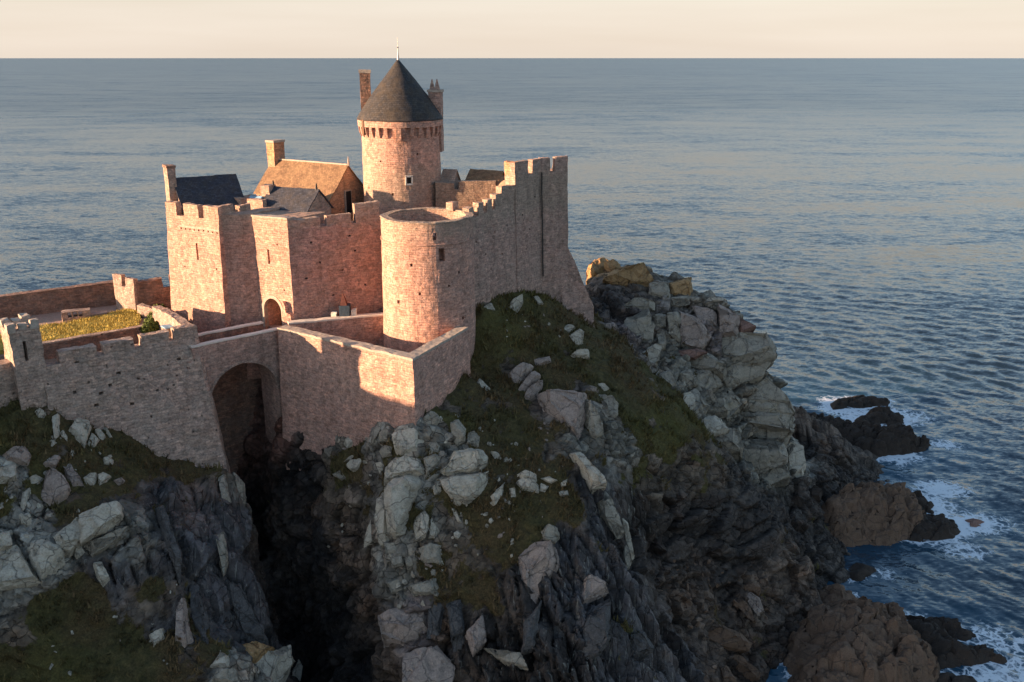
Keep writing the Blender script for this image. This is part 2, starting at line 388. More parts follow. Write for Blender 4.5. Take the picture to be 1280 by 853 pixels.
M['greenish'] = boulder_mat("grey_green_granite", (0.29, 0.25, 0.19), lich=(0.30, 0.30, 0.26), amt=0.35)
M['ochre'] = boulder_mat("ochre_granite", (0.36, 0.22, 0.10), amt=0.2, yellow=0.5)
M['slateblk'] = boulder_mat("dark_slate_block", (0.085, 0.078, 0.072), lich=(0.20, 0.2, 0.19), amt=0.3, yellow=0.03)
M['reef'] = boulder_mat("brown_tidal_rock", (0.15, 0.092, 0.058), lich=(0.15, 0.11, 0.08), amt=0.3, yellow=0.0)
M['reefdark'] = boulder_mat("black_weeded_rock", (0.042, 0.030, 0.022), lich=(0.08, 0.055, 0.035), amt=0.35, yellow=0.0)
M['redrock'] = boulder_mat("red_rock", (0.22, 0.125, 0.095), amt=0.1, yellow=0.0)

# ------------------------------------------------------------------ terrain: one relief through measured points
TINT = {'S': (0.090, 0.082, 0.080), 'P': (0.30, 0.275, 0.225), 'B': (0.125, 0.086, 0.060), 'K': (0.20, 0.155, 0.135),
        'G': (0.22, 0.195, 0.15), 'D': (0.054, 0.042, 0.034), 'R': (0.17, 0.085, 0.06), 'O': (0.30, 0.19, 0.09), 'T': (0.15, 0.11, 0.075), 'W': (0.030, 0.025, 0.022)}  # W: near-black, the deep shade of the cleft put into the rock colour
PX = [  # photo pixel, distance, tint, turf 0..1, style (0 blocks, 1 steep slabs, 2 flat layers), relief
    (0, 490, 76, 'T', 1, 0, .3), (45, 495, 76.5, 'T', 1, 0, .3), (100, 520, 78.5, 'T', 1, 0, .3), (150, 540, 79.3, 'T', .9, 0, .3), (200, 570, 80.2, 'T', .8, 0, .4), (250, 583, 81, 'T', 1, 0, .3),
    (283, 585, 81.6, 'T', .9, 0, .4), (50, 560, 73.5, 'T', 1, 0, .3), (0, 600, 70, 'P', .7, 0, .5), (150, 600, 74, 'T', .8, 0, .4), (100, 640, 70, 'T', .8, 0, .4), (60, 610, 71.5, 'T', 1, 0, .3),
    (40, 660, 67.5, 'P', .2, 0, .7), (0, 690, 66, 'P', 0, 0, .8), (0, 730, 65, 'P', 0, 0, .8), (70, 700, 66.3, 'P', 0, 0, .8), (120, 660, 68.6, 'P', .2, 0, .7), (160, 640, 70, 'P', .2, 0, .6), (165, 675, 69, 'P', 0, 0, .7),
    (200, 620, 75, 'S', .3, 1, .8), (200, 700, 69.3, 'S', 0, 1, .9), (130, 720, 67, 'S', .2, 1, .7), (100, 750, 65.6, 'T', 1, 0, .4), (40, 790, 63.2, 'T', .9, 0, .4), (0, 853, 61, 'T', 1, 0, .4), (100, 830, 62.5, 'T', 1, 0, .4),
    (200, 740, 67.5, 'T', .8, 0, .5), (220, 780, 66.6, 'S', .3, 1, .7), (180, 820, 63.8, 'T', .9, 0, .4), (240, 830, 63.6, 'T', .8, 0, .4), (250, 700, 72, 'S', 0, 1, 1), (280, 770, 69.5, 'S', 0, 1, 1),
    (240, 640, 77, 'K', .35, 1, .8), (300, 605, 82, 'G', .3, 1, .7), (296, 650, 78.5, 'S', .15, 1, .9), (318, 740, 74.5, 'S', 0, 1, .9), (328, 800, 71.2, 'S', .1, 1, .8), (335, 835, 66.2, 'P', .2, 0, .6), (368, 850, 65.2, 'P', .1, 0, .5), (300, 850, 62.6, 'P', .3, 0, .5),
    # far side of the cleft
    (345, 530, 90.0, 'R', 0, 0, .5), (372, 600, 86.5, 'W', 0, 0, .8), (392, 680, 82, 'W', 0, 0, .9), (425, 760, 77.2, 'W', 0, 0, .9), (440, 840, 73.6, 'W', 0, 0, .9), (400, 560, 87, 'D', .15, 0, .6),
    # buttress under the barbican
    (420, 540, 85.6, 'G', .3, 0, .6), (515, 528, 79.9, 'P', .3, 0, .5), (470, 535, 82.4, 'P', .3, 0, .5), (580, 470, 88.3, 'T', 1, 0, .3), (550, 505, 84.2, 'T', .9, 0, .4), (600, 478, 91, 'T', 1, 0, .3),
    (420, 620, 82.4, 'T', .7, 0, .5), (440, 580, 83.6, 'T', .85, 0, .4), (400, 640, 83, 'B', .4, 0, .7), (430, 690, 79, 'B', .45, 0, .7), (500, 640, 76.2, 'P', .3, 0, .5), (480, 686, 74.8, 'P', .3, 0, .6), (520, 580, 78.4, 'P', .4, 0, .5), (590, 600, 77.6, 'P', .5, 0, .4),
    (510, 720, 73.6, 'G', .2, 0, .8), (520, 770, 71.6, 'K', .1, 0, .9), (560, 700, 74, 'T', .8, 0, .4), (600, 740, 72, 'T', .8, 0, .5), (650, 620, 77.2, 'T', .9, 0, .4), (640, 670, 74.6, 'T', .9, 0, .4), (690, 630, 77.4, 'T', .8, 0, .4),
    (560, 780, 70.4, 'B', .2, 0, 1), (600, 800, 69.4, 'D', 0, 1, 1.1), (560, 853, 67.4, 'B', 0, 0, 1), (460, 770, 75.2, 'B', .1, 0, .9), (470, 853, 70.4, 'B', 0, 0, .9), (660, 730, 71.8, 'D', .1, 1, 1.1), (640, 853, 66, 'D', 0, 1, 1.1), (690, 690, 73.8, 'S', .2, 1, .9), (720, 760, 69.8, 'S', 0, 1, 1.1), (720, 853, 64.4, 'D', 0, 1, 1.1),
    (650, 540, 84.6, 'T', 1, 0, .3), (620, 560, 82, 'T', 1, 0, .3), (700, 600, 79.2, 'T', .9, 0, .4), (720, 560, 83.2, 'G', .3, 0, .7), (740, 600, 80.8, 'S', .1, 1, .9), (760, 660, 77.4, 'S', 0, 1, 1), (780, 740, 73.6, 'S', 0, 1, 1), (800, 853, 67, 'S', 0, 1, 1), (740, 520, 87.4, 'G', .3, 0, .7), (780, 540, 87.6, 'G', .4, 0, .7),
    # turf slope right of the round tower
    (603, 385, 95.5, 'T', .9, 0, .3), (640, 372, 99.6, 'T', .9, 0, .3), (680, 380, 101.5, 'T', 1, 0, .3), (720, 402, 103.4, 'T', 1, 0, .3), (742, 412, 105, 'T', 1, 0, .3), (610, 440, 93, 'T', 1, 0, .3), (650, 430, 95, 'T', 1, 0, .3), (700, 440, 96.5, 'T', 1, 0, .3),
    (640, 490, 89.2, 'T', .9, 0, .4), (700, 500, 89.5, 'K', .5, 0, .5), (760, 460, 97, 'T', 1, 0, .3), (800, 480, 97.4, 'T', 1, 0, .3), (850, 520, 95.8, 'T', .95, 0, .4), (880, 580, 93.6, 'T', .6, 0, .6), (810, 560, 90, 'T', .8, 0, .5), (830, 600, 88.8, 'T', .7, 0, .6), (770, 500, 92.4, 'T', .9, 0, .4),
    (850, 640, 88.6, 'D', .15, 2, .9), (820, 700, 83.6, 'D', 0, 2, 1), (800, 650, 84.2, 'D', .25, 1, .9), (900, 640, 91.6, 'D', 0, 2, .9), (900, 720, 88.8, 'D', 0, 2, .9), (960, 640, 97, 'D', 0, 2, .8), (1000, 700, 94.6, 'B', 0, 0, .8), (930, 690, 92, 'D', 0, 2, .8),
    (850, 760, 82, 'B', 0, 0, .9), (850, 830, 76.4, 'S', 0, 1, .9), (900, 770, 84.8, 'B', 0, 0, .8), (940, 770, 86.4, 'B', 0, 0, .6), (950, 735, 90, 'B', 0, 0, .6), (900, 853, 77.4, 'B', 0, 0, .7), (1000, 730, 93, 'B', 0, 0, .5),
    # the rocky head behind
    (748, 336, 137, 'O', 0, 0, .7), (775, 341, 136, 'O', 0, 0, .6), (800, 346, 134, 'O', 0, 0, .7), (858, 354, 126, 'G', 0, 0, .7), (900, 375, 119.5, 'G', 0, 0, .8), (932, 400, 119, 'G', 0, 2, .9), (962, 438, 118.6, 'G', 0, 2, .9), (970, 480, 118, 'G', 0, 2, 1), (988, 530, 118.6, 'G', 0, 2, 1), (1003, 580, 118, 'P', 0, 2, .7),
    (760, 380, 115, 'D', 0, 0, .9), (790, 410, 113, 'K', 0, 0, .9), (840, 440, 112, 'G', 0, 0, .9), (880, 420, 115.4, 'K', 0, 0, .9), (900, 500, 111.6, 'G', 0, 0, .9), (860, 480, 108.4, 'G', .1, 0, .8), (930, 460, 115, 'G', 0, 2, 1), (920, 560, 109, 'G', 0, 2, .9), (950, 590, 111, 'G', 0, 2, .8), (950, 540, 114, 'G', 0, 2, 1),
    (1010, 620, 110, 'D', 0, 0, .8), (985, 650, 103, 'D', 0, 0, .8), (1030, 600, 117, 'D', 0, 0, .8), (1020, 560, 124, 'D', 0, 0, .8), (1000, 505, 136, 'B', 0, 0, .7),
]
PW = [  # plan points nobody reads straight off the photo: the ground under the castle, the back slopes, the sea bed, the mainland
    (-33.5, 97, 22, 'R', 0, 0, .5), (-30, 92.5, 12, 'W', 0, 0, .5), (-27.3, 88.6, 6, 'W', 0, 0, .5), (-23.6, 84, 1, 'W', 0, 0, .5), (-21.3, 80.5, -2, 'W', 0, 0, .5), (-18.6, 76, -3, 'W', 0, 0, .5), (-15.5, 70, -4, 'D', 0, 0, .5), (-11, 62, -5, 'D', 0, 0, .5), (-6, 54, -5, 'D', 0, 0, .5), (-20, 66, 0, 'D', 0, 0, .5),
    (-40, 104, 31, 'K', .3, 0, .3), (-45, 95, 33.4, 'T', 1, 0, .1), (-55, 92, 33.4, 'T', 1, 0, .1), (-50, 84, 32.6, 'T', 1, 0, .1), (-40, 88, 32.6, 'T', 1, 0, .1), (-34.5, 88, 31, 'T', 1, 0, .1), (-42, 80, 31.5, 'T', 1, 0, .1), (-46.5, 104.5, 33, 'T', 1, 0, .1), (-56, 98, 33.2, 'T', 1, 0, .1),
    (-27, 97.5, 33, 'K', 0, 0, .1), (-20, 96, 32.4, 'K', 0, 0, .1), (-20, 91, 30.6, 'K', 0, 0, .1), (-14, 88, 31, 'K', 0, 0, .1), (-9, 94, 33, 'K', 0, 0, .1), (-10, 84.5, 31, 'K', 0, 0, .1), (-30, 104, 34, 'K', 0, 0, .1), (-20, 105, 36, 'K', 0, 0, .1), (-10, 110, 38, 'K', 0, 0, .1), (-30, 110, 35, 'K', 0, 0, .1), (-4, 103, 37, 'K', 0, 0, .1), (0, 112, 37, 'K', 0, 0, .1), (-15, 118, 27, 'K', 0, 0, .2), (3, 115, 32, 'K', .5, 0, .5), (5, 126, 26, 'K', .5, 0, .5), (-5, 122, 24, 'K', .5, 0, .5), (-30, 121, 22, 'K', .5, 0, .5),
    (-50, 118, 6, 'B', 0, 0, .8), (-40, 124, 8, 'B', 0, 0, .8), (-65, 112, 8, 'B', 0, 0, .8), (-25, 128, 8, 'B', 0, 0, .8), (-5, 134, 10, 'B', 0, 0, .8), (15, 150, 6, 'B', 0, 0, .8), (31, 138, 6, 'B', 0, 0, .8), (40, 126, 2, 'B', 0, 0, .8), (0, 150, -4, 'B', 0, 0, .5), (-30, 150, -4, 'B', 0, 0, .5), (-70, 140, -4, 'B', 0, 0, .5), (35, 150, -4, 'B', 0, 0, .5),
    (45, 112, -1.5, 'D', 0, 0, .4), (50, 100, -2.5, 'D', 0, 0, .4), (38, 96, -1.5, 'D', 0, 0, .4), (34, 86, -1.8, 'D', 0, 0, .4), (29, 82, -2, 'D', 0, 0, .4), (27, 74, -2.5, 'D', 0, 0, .4), (42, 88, -2, 'D', 0, 0, .4), (60, 90, -4, 'D', 0, 0, .4), (55, 120, -4, 'D', 0, 0, .4), (75, 150, -5, 'D', 0, 0, .4), (75, 80, -5, 'D', 0, 0, .4), (60, 60, -5, 'D', 0, 0, .4), (30, 60, -4, 'D', 0, 0, .4), (10, 56, 2, 'D', 0, 0, .6), (0, 54, 2, 'D', 0, 0, .6), (18, 66, 2, 'B', 0, 0, .6), (10, 40, -4, 'D', 0, 0, .5), (-10, 44, -4, 'D', 0, 0, .5), (40, 36, -5, 'D', 0, 0, .5), (75, 30, -5, 'D', 0, 0, .5), (-10, 20, -4, 'D', 0, 0, .5),
    (-52, 66, 31, 'T', 1, 0, .4), (-60, 63, 36.5, 'T', 1, 0, .4), (-75, 58, 41, 'T', 1, 0, .4), (-100, 56, 45, 'T', 1, 0, .4), (-135, 56, 50, 'T', 1, 0, .4), (-160, 90, 40, 'T', 1, 0, .4), (-160, 40, 52, 'T', 1, 0, .4), (-90, 40, 45, 'T', 1, 0, .4), (-58, 50, 34, 'T', .7, 0, .5), (-72, 44, 40, 'T', 1, 0, .5), (-36, 50, 4, 'D', 0, 0, .7), (-60, 30, 8, 'B', 0, 0, .7), (-100, 20, 20, 'T', 1, 0, .5), (-40, 30, -4, 'D', 0, 0, .5), (-62, 80, 35, 'T', 1, 0, .3), (-75, 85, 35.5, 'T', 1, 0, .3), (-95, 98, 33, 'T', 1, 0, .4), (-120, 118, 20, 'T', .7, 0, .4), (-95, 125, 2, 'B', 0, 0, .6), (-160, 145, 0, 'B', 0, 0, .6), (-120, 148, -4, 'B', 0, 0, .6),
]
ctrl, attr = [], []
for (px, py, Y, ti, g, st, am) in PX:
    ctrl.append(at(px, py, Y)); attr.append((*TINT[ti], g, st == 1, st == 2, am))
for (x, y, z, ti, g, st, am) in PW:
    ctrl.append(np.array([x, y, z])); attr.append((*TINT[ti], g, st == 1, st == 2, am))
ctrl = np.array(ctrl); attr = np.array(attr, float)
_c2 = ctrl[:, :2]; _n = len(_c2)
_K = np.sqrt(((_c2[:, None] - _c2[None]) ** 2).sum(-1) + 0.04)
_Pm = np.concatenate([np.ones((_n, 1)), _c2 / 50], 1)
_A = np.zeros((_n + 3, _n + 3)); _A[:_n, :_n] = _K - 0.25 * np.eye(_n); _A[:_n, _n:] = _Pm; _A[_n:, :_n] = _Pm.T
_W = np.linalg.solve(_A, np.concatenate([ctrl[:, 2], np.zeros(3)]))
def base_z(x, y):
    x, y = np.asarray(x, float).ravel(), np.asarray(y, float).ravel()
    out = np.empty(len(x))
    for a in range(0, len(x), 20000):
        q = np.stack([x[a:a + 20000], y[a:a + 20000]], 1)
        k = np.sqrt(((q[:, None] - _c2[None]) ** 2).sum(-1) + 0.04)
        out[a:a + 20000] = k @ _W[:_n] + _W[_n] + q @ _W[_n + 1:] / 50
    return out
def base_attr(co):
    out = np.empty((len(co), attr.shape[1]))
    s = np.array([1, 1, 0.9])
    for a in range(0, len(co), 20000):
        q = co[a:a + 20000]
        d2 = (((q[:, None] - ctrl[None]) * s) ** 2).sum(-1) + 0.3
        w = 1 / d2 ** 2.2
        out[a:a + 20000] = (w @ attr) / w.sum(1, keepdims=True)
    return out

xs = np.concatenate([np.arange(-160, -54, 4.0), np.arange(-54, 58, 0.165), np.arange(58, 80, 1.6)])
ys = np.concatenate([np.arange(18, 54, 2.0), np.arange(54, 130, 0.165), np.arange(130, 152, 1.2)])
GX, GY = np.meshgrid(xs, ys)
Zb = base_z(GX, GY).reshape(GX.shape)
# relax only inside the finely gridded core, so its border keeps its place
fx = np.where((xs > -53) & (xs < 57))[0]; fy = np.where((ys > 55) & (ys < 129))[0]
sl = np.ix_(fy, fx)
def relax_core(axis):
    global GX, GY, Zb
    X0, Y0, Z0 = GX[sl], GY[sl], Zb[sl]
    if axis == 1: X0, Y0, Z0 = X0.T, Y0.T, Z0.T
    d = np.sqrt(np.diff(X0, axis=0) ** 2 + np.diff(Y0, axis=0) ** 2 + (0.8 * np.diff(Z0, axis=0)) ** 2)
    k = 13; ker = np.ones(k) / k
    for ax in (0, 1):
        d = np.apply_along_axis(lambda v: np.convolve(np.pad(v, k // 2, mode='edge'), ker, 'valid'), ax, d)
    s = np.concatenate([np.zeros((1, d.shape[1])), np.cumsum(d, 0)], 0)
    nx_, ny_ = np.empty_like(X0), np.empty_like(Y0)
    for j in range(X0.shape[1]):
        t = np.linspace(0, s[-1, j], X0.shape[0])
        nx_[:, j] = np.interp(t, s[:, j], X0[:, j]); ny_[:, j] = np.interp(t, s[:, j], Y0[:, j])
    # fade back to the plain grid near the border of the core
    a = np.minimum(np.arange(X0.shape[0]), np.arange(X0.shape[0])[::-1])[:, None] / 52.0
    b = np.minimum(np.arange(X0.shape[1]), np.arange(X0.shape[1])[::-1])[None] / 52.0
    f = np.clip(np.minimum(a, b), 0, 1); f = f * f * (3 - 2 * f)
    nx_ = X0 + (nx_ - X0) * f; ny_ = Y0 + (ny_ - Y0) * f
    if axis == 1: nx_, ny_ = nx_.T, ny_.T
    GX[sl] = nx_; GY[sl] = ny_
    Zb = base_z(GX, GY).reshape(GX.shape)
relax_core(0); relax_core(1)

Pg = np.stack([GX, GY, Zb], -1)
du = np.gradient(Pg, axis=1); dv = np.gradient(Pg, axis=0)
Nn = np.cross(du.reshape(-1, 3), dv.reshape(-1, 3)); Nn /= np.linalg.norm(Nn, axis=1, keepdims=True) + 1e-9
co = Pg.reshape(-1, 3)
at_ = base_attr(co + 0.9 * np.stack([fbm(co * 0.35, 3, 5), fbm(co * 0.35, 3, 6), fbm(co * 0.35, 3, 7)], 1) * 2)
steep = 1 - np.clip(Nn[:, 2], 0, 1)
grass = np.clip(at_[:, 3] * 0.9 - 0.04 + 0.95 * fbm(co * 0.38, 5, 31) - 0.5 * np.clip(steep - 0.38, 0, 1) * 1.6, 0, 1)
wall1, wall2 = at_[:, 4], at_[:, 5]; wall0 = np.clip(1 - wall1 - wall2, 0, 1)
tin = np.full(len(co), 0.5); crk = np.zeros(len(co))
def add_style(w, sets):
    h = np.zeros(len(co)); ti = np.zeros(len(co)); ck = np.zeros(len(co))
    m = w > 0.02
    for (size, rot, seed, amp, tilt) in sets:
        a, b, c = blocks(co[m], size, rot, seed, tilt)
        h[m] += amp * a; ti[m] += (b - 0.5) * min(1, amp) * 0.8; ck[m] = np.maximum(ck[m], c * min(1.0, 0.15 + 0.75 * amp))
    return h * w, ti * w, ck * w
H = np.zeros(len(co)); TI = np.zeros(len(co)); CK = np.zeros(len(co))
for w, sets in ((wall0, [((4.2, 3.4, 3.0), rotm(.3, .2, .5), 100, 1.15, .7), ((1.7, 1.4, 1.15), rotm(-.2, .35, .2), 140, .55, .6), ((.75, .6, .5), rotm(.1, .2, .9), 180, .22, .5)]),
                (wall1, [((1.5, 3.4, 9.0), rotm(.25, .42, .15), 200, 1.25, .8), ((.62, 1.5, 4.2), rotm(.2, .50, .2), 240, .50, .6), ((.4, .7, 1.3), rotm(.2, .4, .3), 280, .18, .5)]),
                (wall2, [((5.2, 4.2, 1.7), rotm(.10, .16, .3), 300, 1.35, .5), ((2.2, 2.0, .8), rotm(.08, .22, .1), 340, .40, .4), ((.9, .8, .45), rotm(.1, .2, .5), 380, .10, .4)])):
    a, b, c = add_style(w, sets); H += a; TI += b; CK += c
rockiness = np.clip(1.15 - grass * 1.25, 0.0, 1)
H = H * (0.12 + 0.88 * rockiness) * at_[:, 6] * 1.18
H += 0.45 * at_[:, 6] * fbm(co * 0.16, 3, 77) * 1.6
H += grass * (0.34 * fbm(co * 0.8, 3, 61) + 0.20 * fbm(co * 2.2, 2, 62))
inside = np.clip(at_[:, 6] / 0.3, 0, 1)
co_d = co + Nn * (H * inside)[:, None]
def poly_in(pts, poly):
    x, y = pts[:, 0], pts[:, 1]; r = np.zeros(len(pts), bool); n = len(poly)
    for i in range(n):
        (x1, y1), (x2, y2) = poly[i], poly[(i + 1) % n]
        c = ((y1 > y) != (y2 > y)) & (x < (x2 - x1) * (y - y1) / (y2 - y1 + 1e-12) + x1)
        r ^= c
    return r
# level the ground under the floors of the castle so no rock pokes through
for poly, zmax in (([(-44, 77), (-31, 85), (-38, 97), (-46.5, 105), (-58, 98)], 32.4), ([(-24, 90.5), (-9.5, 81.5), (-5, 91.5), (-13, 96), (-23, 95.5)], 31.6), ([(-38, 99), (-23, 95), (-9, 95), (3, 105), (3, 112), (-10, 118), (-34, 119)], 36)):
    mk = poly_in(co_d, poly); co_d[mk, 2] = np.minimum(co_d[mk, 2], zmax)
me, _ = grid_mesh("terrain", co_d[:, 0].reshape(GX.shape), co_d[:, 1].reshape(GX.shape), co_d[:, 2].reshape(GX.shape))
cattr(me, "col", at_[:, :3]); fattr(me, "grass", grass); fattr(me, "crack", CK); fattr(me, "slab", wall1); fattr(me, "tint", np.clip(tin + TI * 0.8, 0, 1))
me.polygons.foreach_set("use_smooth", np.ones(len(me.polygons), bool))
me.set_sharp_from_angle(angle=R(24))
terrain = tag(link("terrain", me, M['terrain']), kind='structure')

# sight-line test against the finished relief, to stand things on the ground
from mathutils.bvhtree import BVHTree
_bv = BVHTree.FromPolygons([tuple(v) for v in co_d], [tuple(p.vertices) for p in me.polygons])
def hit(px, py):
    r = Vector(ray(px, py)).normalized()
    loc, nor, _, _ = _bv.ray_cast(Vector((0, 0, CAMZ)), r)
    return (loc, nor) if loc is not None else (Vector(atz(px, py, 0)), Vector((0, 0, 1)))
def ground(x, y):
    loc, nor, _, _ = _bv.ray_cast(Vector((x, y, 90)), Vector((0, 0, -1)))
    return loc, nor

# ------------------------------------------------------------------ sea
REEF_PX = {  # waterline outlines read at sea level, height
    'far_slab': ([(1036, 505), (1062, 497), (1092, 497), (1113, 502), (1110, 508), (1072, 511), (1042, 512)], 1.3, 'reefdark'),
    'far_hump': ([(1066, 526), (1085, 517), (1112, 514), (1132, 522), (1130, 530), (1100, 533), (1078, 533)], 1.7, 'reefdark'),
    'long_ridge': ([(985, 520), (1010, 530), (1060, 533), (1095, 543), (1140, 548), (1166, 556), (1150, 566), (1110, 571), (1075, 570), (1045, 556), (1015, 560), (985, 560)], 3.3, 'reefdark'),
    'brown_dome': ([(1010, 640), (1045, 625), (1100, 622), (1145, 628), (1160, 645), (1155, 668), (1110, 680), (1060, 685), (1020, 680), (1000, 665)], 5.2, 'reef'),
    'weeded_shelf': ([(1125, 625), (1150, 620), (1168, 632), (1160, 645), (1195, 652), (1204, 665), (1195, 676), (1150, 678), (1120, 672)], 1.6, 'reefdark'),
    'red_tip': ([(1192, 652), (1215, 649), (1234, 654), (1225, 660), (1200, 660)], 0.5, 'redrock'),
    'low_skerry': ([(1056, 712), (1072, 705), (1094, 712), (1092, 724), (1066, 728)], 0.9, 'reefdark'),
    'big_block': ([(985, 800), (1000, 775), (1060, 765), (1110, 772), (1140, 790), (1170, 815), (1175, 845), (1150, 880), (1080, 910), (1000, 910), (984, 860)], 5.0, 'reef'),
    'weeded_spur': ([(1100, 768), (1140, 772), (1200, 784), (1215, 795), (1200, 806), (1245, 815), (1252, 826), (1215, 836), (1170, 838), (1150, 812), (1110, 790)], 2.0, 'reefdark'),
    'wet_slab': ([(1150, 853), (1180, 842), (1215, 846), (1230, 860), (1200, 880), (1160, 880)], 0.9, 'reefdark'),
    'inlet_stone': ([(1010, 745), (1040, 735), (1070, 742), (1064, 762), (1020, 768)], 2.0, 'reef'),
}
REEF = {k: (np.array([atz(x, y, 0)[:2] for x, y in p]), h, m) for k, (p, h, m) in REEF_PX.items()}
def poly_dist(pts, poly):
    d = np.full(len(pts), 1e9); n = len(poly)
    for i in range(n):
        a, b = poly[i], poly[(i + 1) % n]; ab = b - a
        t = np.clip(((pts - a) @ ab) / (ab @ ab), 0, 1)
        d = np.minimum(d, np.linalg.norm(pts - a - t[:, None] * ab, axis=1))
    return np.where(poly_in(pts, poly), d, -d)

ang = np.concatenate([np.arange(-180, -46, 6.0), np.linspace(-46, 46, 560), np.arange(52, 180, 6.0), [180]])
rad = np.concatenate([[0.5, 20, 40, 60], 1 / np.linspace(1 / 70, 1 / 2600, 900), 2600 * np.exp(np.linspace(0, math.log(90000 / 2600), 60))[1:]])
AA, RR = np.meshgrid(np.radians(ang), rad)
SX, SY = RR * np.sin(AA), RR * np.cos(AA)
sp = np.stack([SX.ravel(), SY.ravel()], 1)
SZ = np.zeros(len(sp)); r_ = RR.ravel()
cell = np.maximum(np.gradient(RR, axis=0).ravel(), 0.0)
wr = np.random.default_rng(5)
for k in range(33):
    lam = 0.7 * (1.075 ** k); th = R(212) + wr.normal(0, 0.5)        # swell running towards the shore from the upper right
    amp = 0.0062 * lam ** 0.82
    fade = np.clip((lam / np.maximum(cell, 0.05) - 2.5) / 3.0, 0, 1)
    ph = (sp[:, 0] * math.cos(th) + sp[:, 1] * math.sin(th)) * 2 * math.pi / lam + wr.uniform(0, 6.28)
    ph = ph + 0.6 * vnoise(np.stack([sp[:, 0] / (lam * 4), sp[:, 1] / (lam * 4), np.full(len(sp), k * 3.1)], 1), 400 + k) * 2
    s = np.sin(ph)
    SZ += fade * amp * (s + 0.35 * s * s)
SZ *= np.clip((r_ - 20) / 40, 0.1, 1) * np.clip(0.85 + 1.3 * fbm(np.concatenate([sp * 0.022, np.zeros((len(sp), 1))], 1), 3, 450), 0.3, 1.7)      # gusts
near = (r_ < 320) & (r_ > 30) & (np.abs(AA.ravel()) < R(50))
foam = np.zeros(len(sp)); shoal = np.zeros(len(sp))
q = sp[near]
bz = base_z(q[:, 0], q[:, 1])
q3 = np.concatenate([q, np.zeros((len(q), 1))], 1)
dmin = np.full(len(q), 99.0)
for k, (p, h, m) in REEF.items():
    dmin = np.minimum(dmin, np.maximum(-poly_dist(q, p), 0) * (0.8 if h > 1 else 1.1))
vn = 0.5 + 0.5 * fbm(q3 * 0.13, 3, 501)
east = np.clip((q[:, 0] - 24) / 10, 0.12, 1) * np.clip((q[:, 1] - 70) / 8, 0.3, 1)
f = np.exp(-dmin / (0.8 + 9.0 * np.clip(vn - 0.36, 0, 1))) * np.clip((vn - 0.2) * 3.2, 0, 1)
f = np.maximum(f, 0.8 * np.clip(1 - np.abs(bz + 1.0) / 1.9, 0, 1) * np.clip((vn - 0.34) * 3, 0, 1))
f = f * east
for (px_, py_, rad_) in ((1236, 800, 4.5), (1252, 845, 6.5), (1190, 850, 4), (1150, 862, 4), (1178, 612, 4), (1205, 690, 3.2), (1098, 716, 3), (1062, 572, 4.5), (1170, 556, 3.5), (1085, 503, 4), (960, 760, 2.2)):   # where the swell breaks
    c_ = atz(px_, py_, 0)[:2]; d_ = np.linalg.norm((q - c_) * [0.75, 1.1], axis=1) / rad_
    f = np.maximum(f, 1.05 * np.exp(-d_ ** 2) * np.clip(0.5 + 1.4 * (vn - 0.3), 0, 1))
foam[near] = np.clip(f, 0, 1)
shoal[near] = np.clip(np.exp(-dmin / 8.0) * 1.0 + np.clip((bz + 6) / 6, 0, 1) * 0.5, 0, 1) * np.clip(0.35 + vn, 0, 1)
SZ[near] *= 1 - 0.35 * np.exp(-dmin / 5)
me, _ = grid_mesh("sea", SX, SY, SZ.reshape(SX.shape))
fattr(me, "foam", foam); fattr(me, "shoal", shoal)
me.polygons.foreach_set("use_smooth", np.ones(len(me.polygons), bool))
t = NT("sea_water")
geo = t.add("NewGeometry").outputs["Position"]
mp = t.add("Mapping"); mp.inputs["Rotation"].default_value = (0, 0, R(-14)); mp.inputs["Scale"].default_value = (0.42, 1.0, 1); t.L(geo, mp.inputs["Vector"])
w = mp.outputs[0]
acc = None                                                   # slopes of the small waves, several lengths
for sc_, det, amp in ((0.006, 3, 0.22), (0.03, 3, 0.36), (0.17, 3, 0.20), (0.7, 3, 0.54), (2.6, 3, 0.58)):
    nd = t.add("TexNoise"); nd.inputs["Scale"].default_value = sc_; nd.inputs["Detail"].default_value = det; nd.inputs["Roughness"].default_value = 0.6; nd.inputs["Distortion"].default_value = 0.3
    t.L(w, nd.inputs["Vector"])
    v = t.add("VectorMath", operation='MULTIPLY_ADD'); v.inputs[1].default_value = (amp * 0.6, amp, 0); t.L(nd.outputs["Color"], v.inputs[0])
    if acc is None: v.inputs[2].default_value = (-0.5 * 1.90 * 0.6, -0.5 * 1.90, 0)
    else: t.L(acc, v.inputs[2])
    acc = v.outputs[0]
gn = t.add("NewGeometry").outputs["Normal"]
va = t.add("VectorMath", operation='ADD'); t.L(acc, va.inputs[0]); t.L(gn, va.inputs[1])
vn_ = t.add("VectorMath", operation='NORMALIZE'); t.L(va.outputs[0], vn_.inputs[0])
nrm = vn_.outputs[0]
fo = t.add("Attribute", attribute_name="foam").outputs["Fac"]; sh = t.add("Attribute", attribute_name="shoal").outputs["Fac"]
lace = t.add("TexVoronoi", feature='DISTANCE_TO_EDGE'); lace.inputs["Scale"].default_value = 0.75
nd = t.add("TexNoise"); nd.inputs["Scale"].default_value = 0.5; nd.inputs["Detail"].default_value = 6; t.L(geo, nd.inputs["Vector"])
va = t.add("VectorMath", operation='MULTIPLY_ADD'); va.inputs[1].default_value = (3.0, 3.0, 3.0); t.L(nd.outputs["Color"], va.inputs[0]); t.L(geo, va.inputs[2])
t.L(va.outputs[0], lace.inputs["Vector"])
lz = t.ramp(lace.outputs["Distance"], [(0.0, 0.45), (0.16, 0.0)])
ff = t.math('ADD', t.math('MULTIPLY', fo, 1.0), t.math('MULTIPLY', t.math('SUBTRACT', t.noise(geo, 0.9, 8, 0.75), 0.5), 1.7))
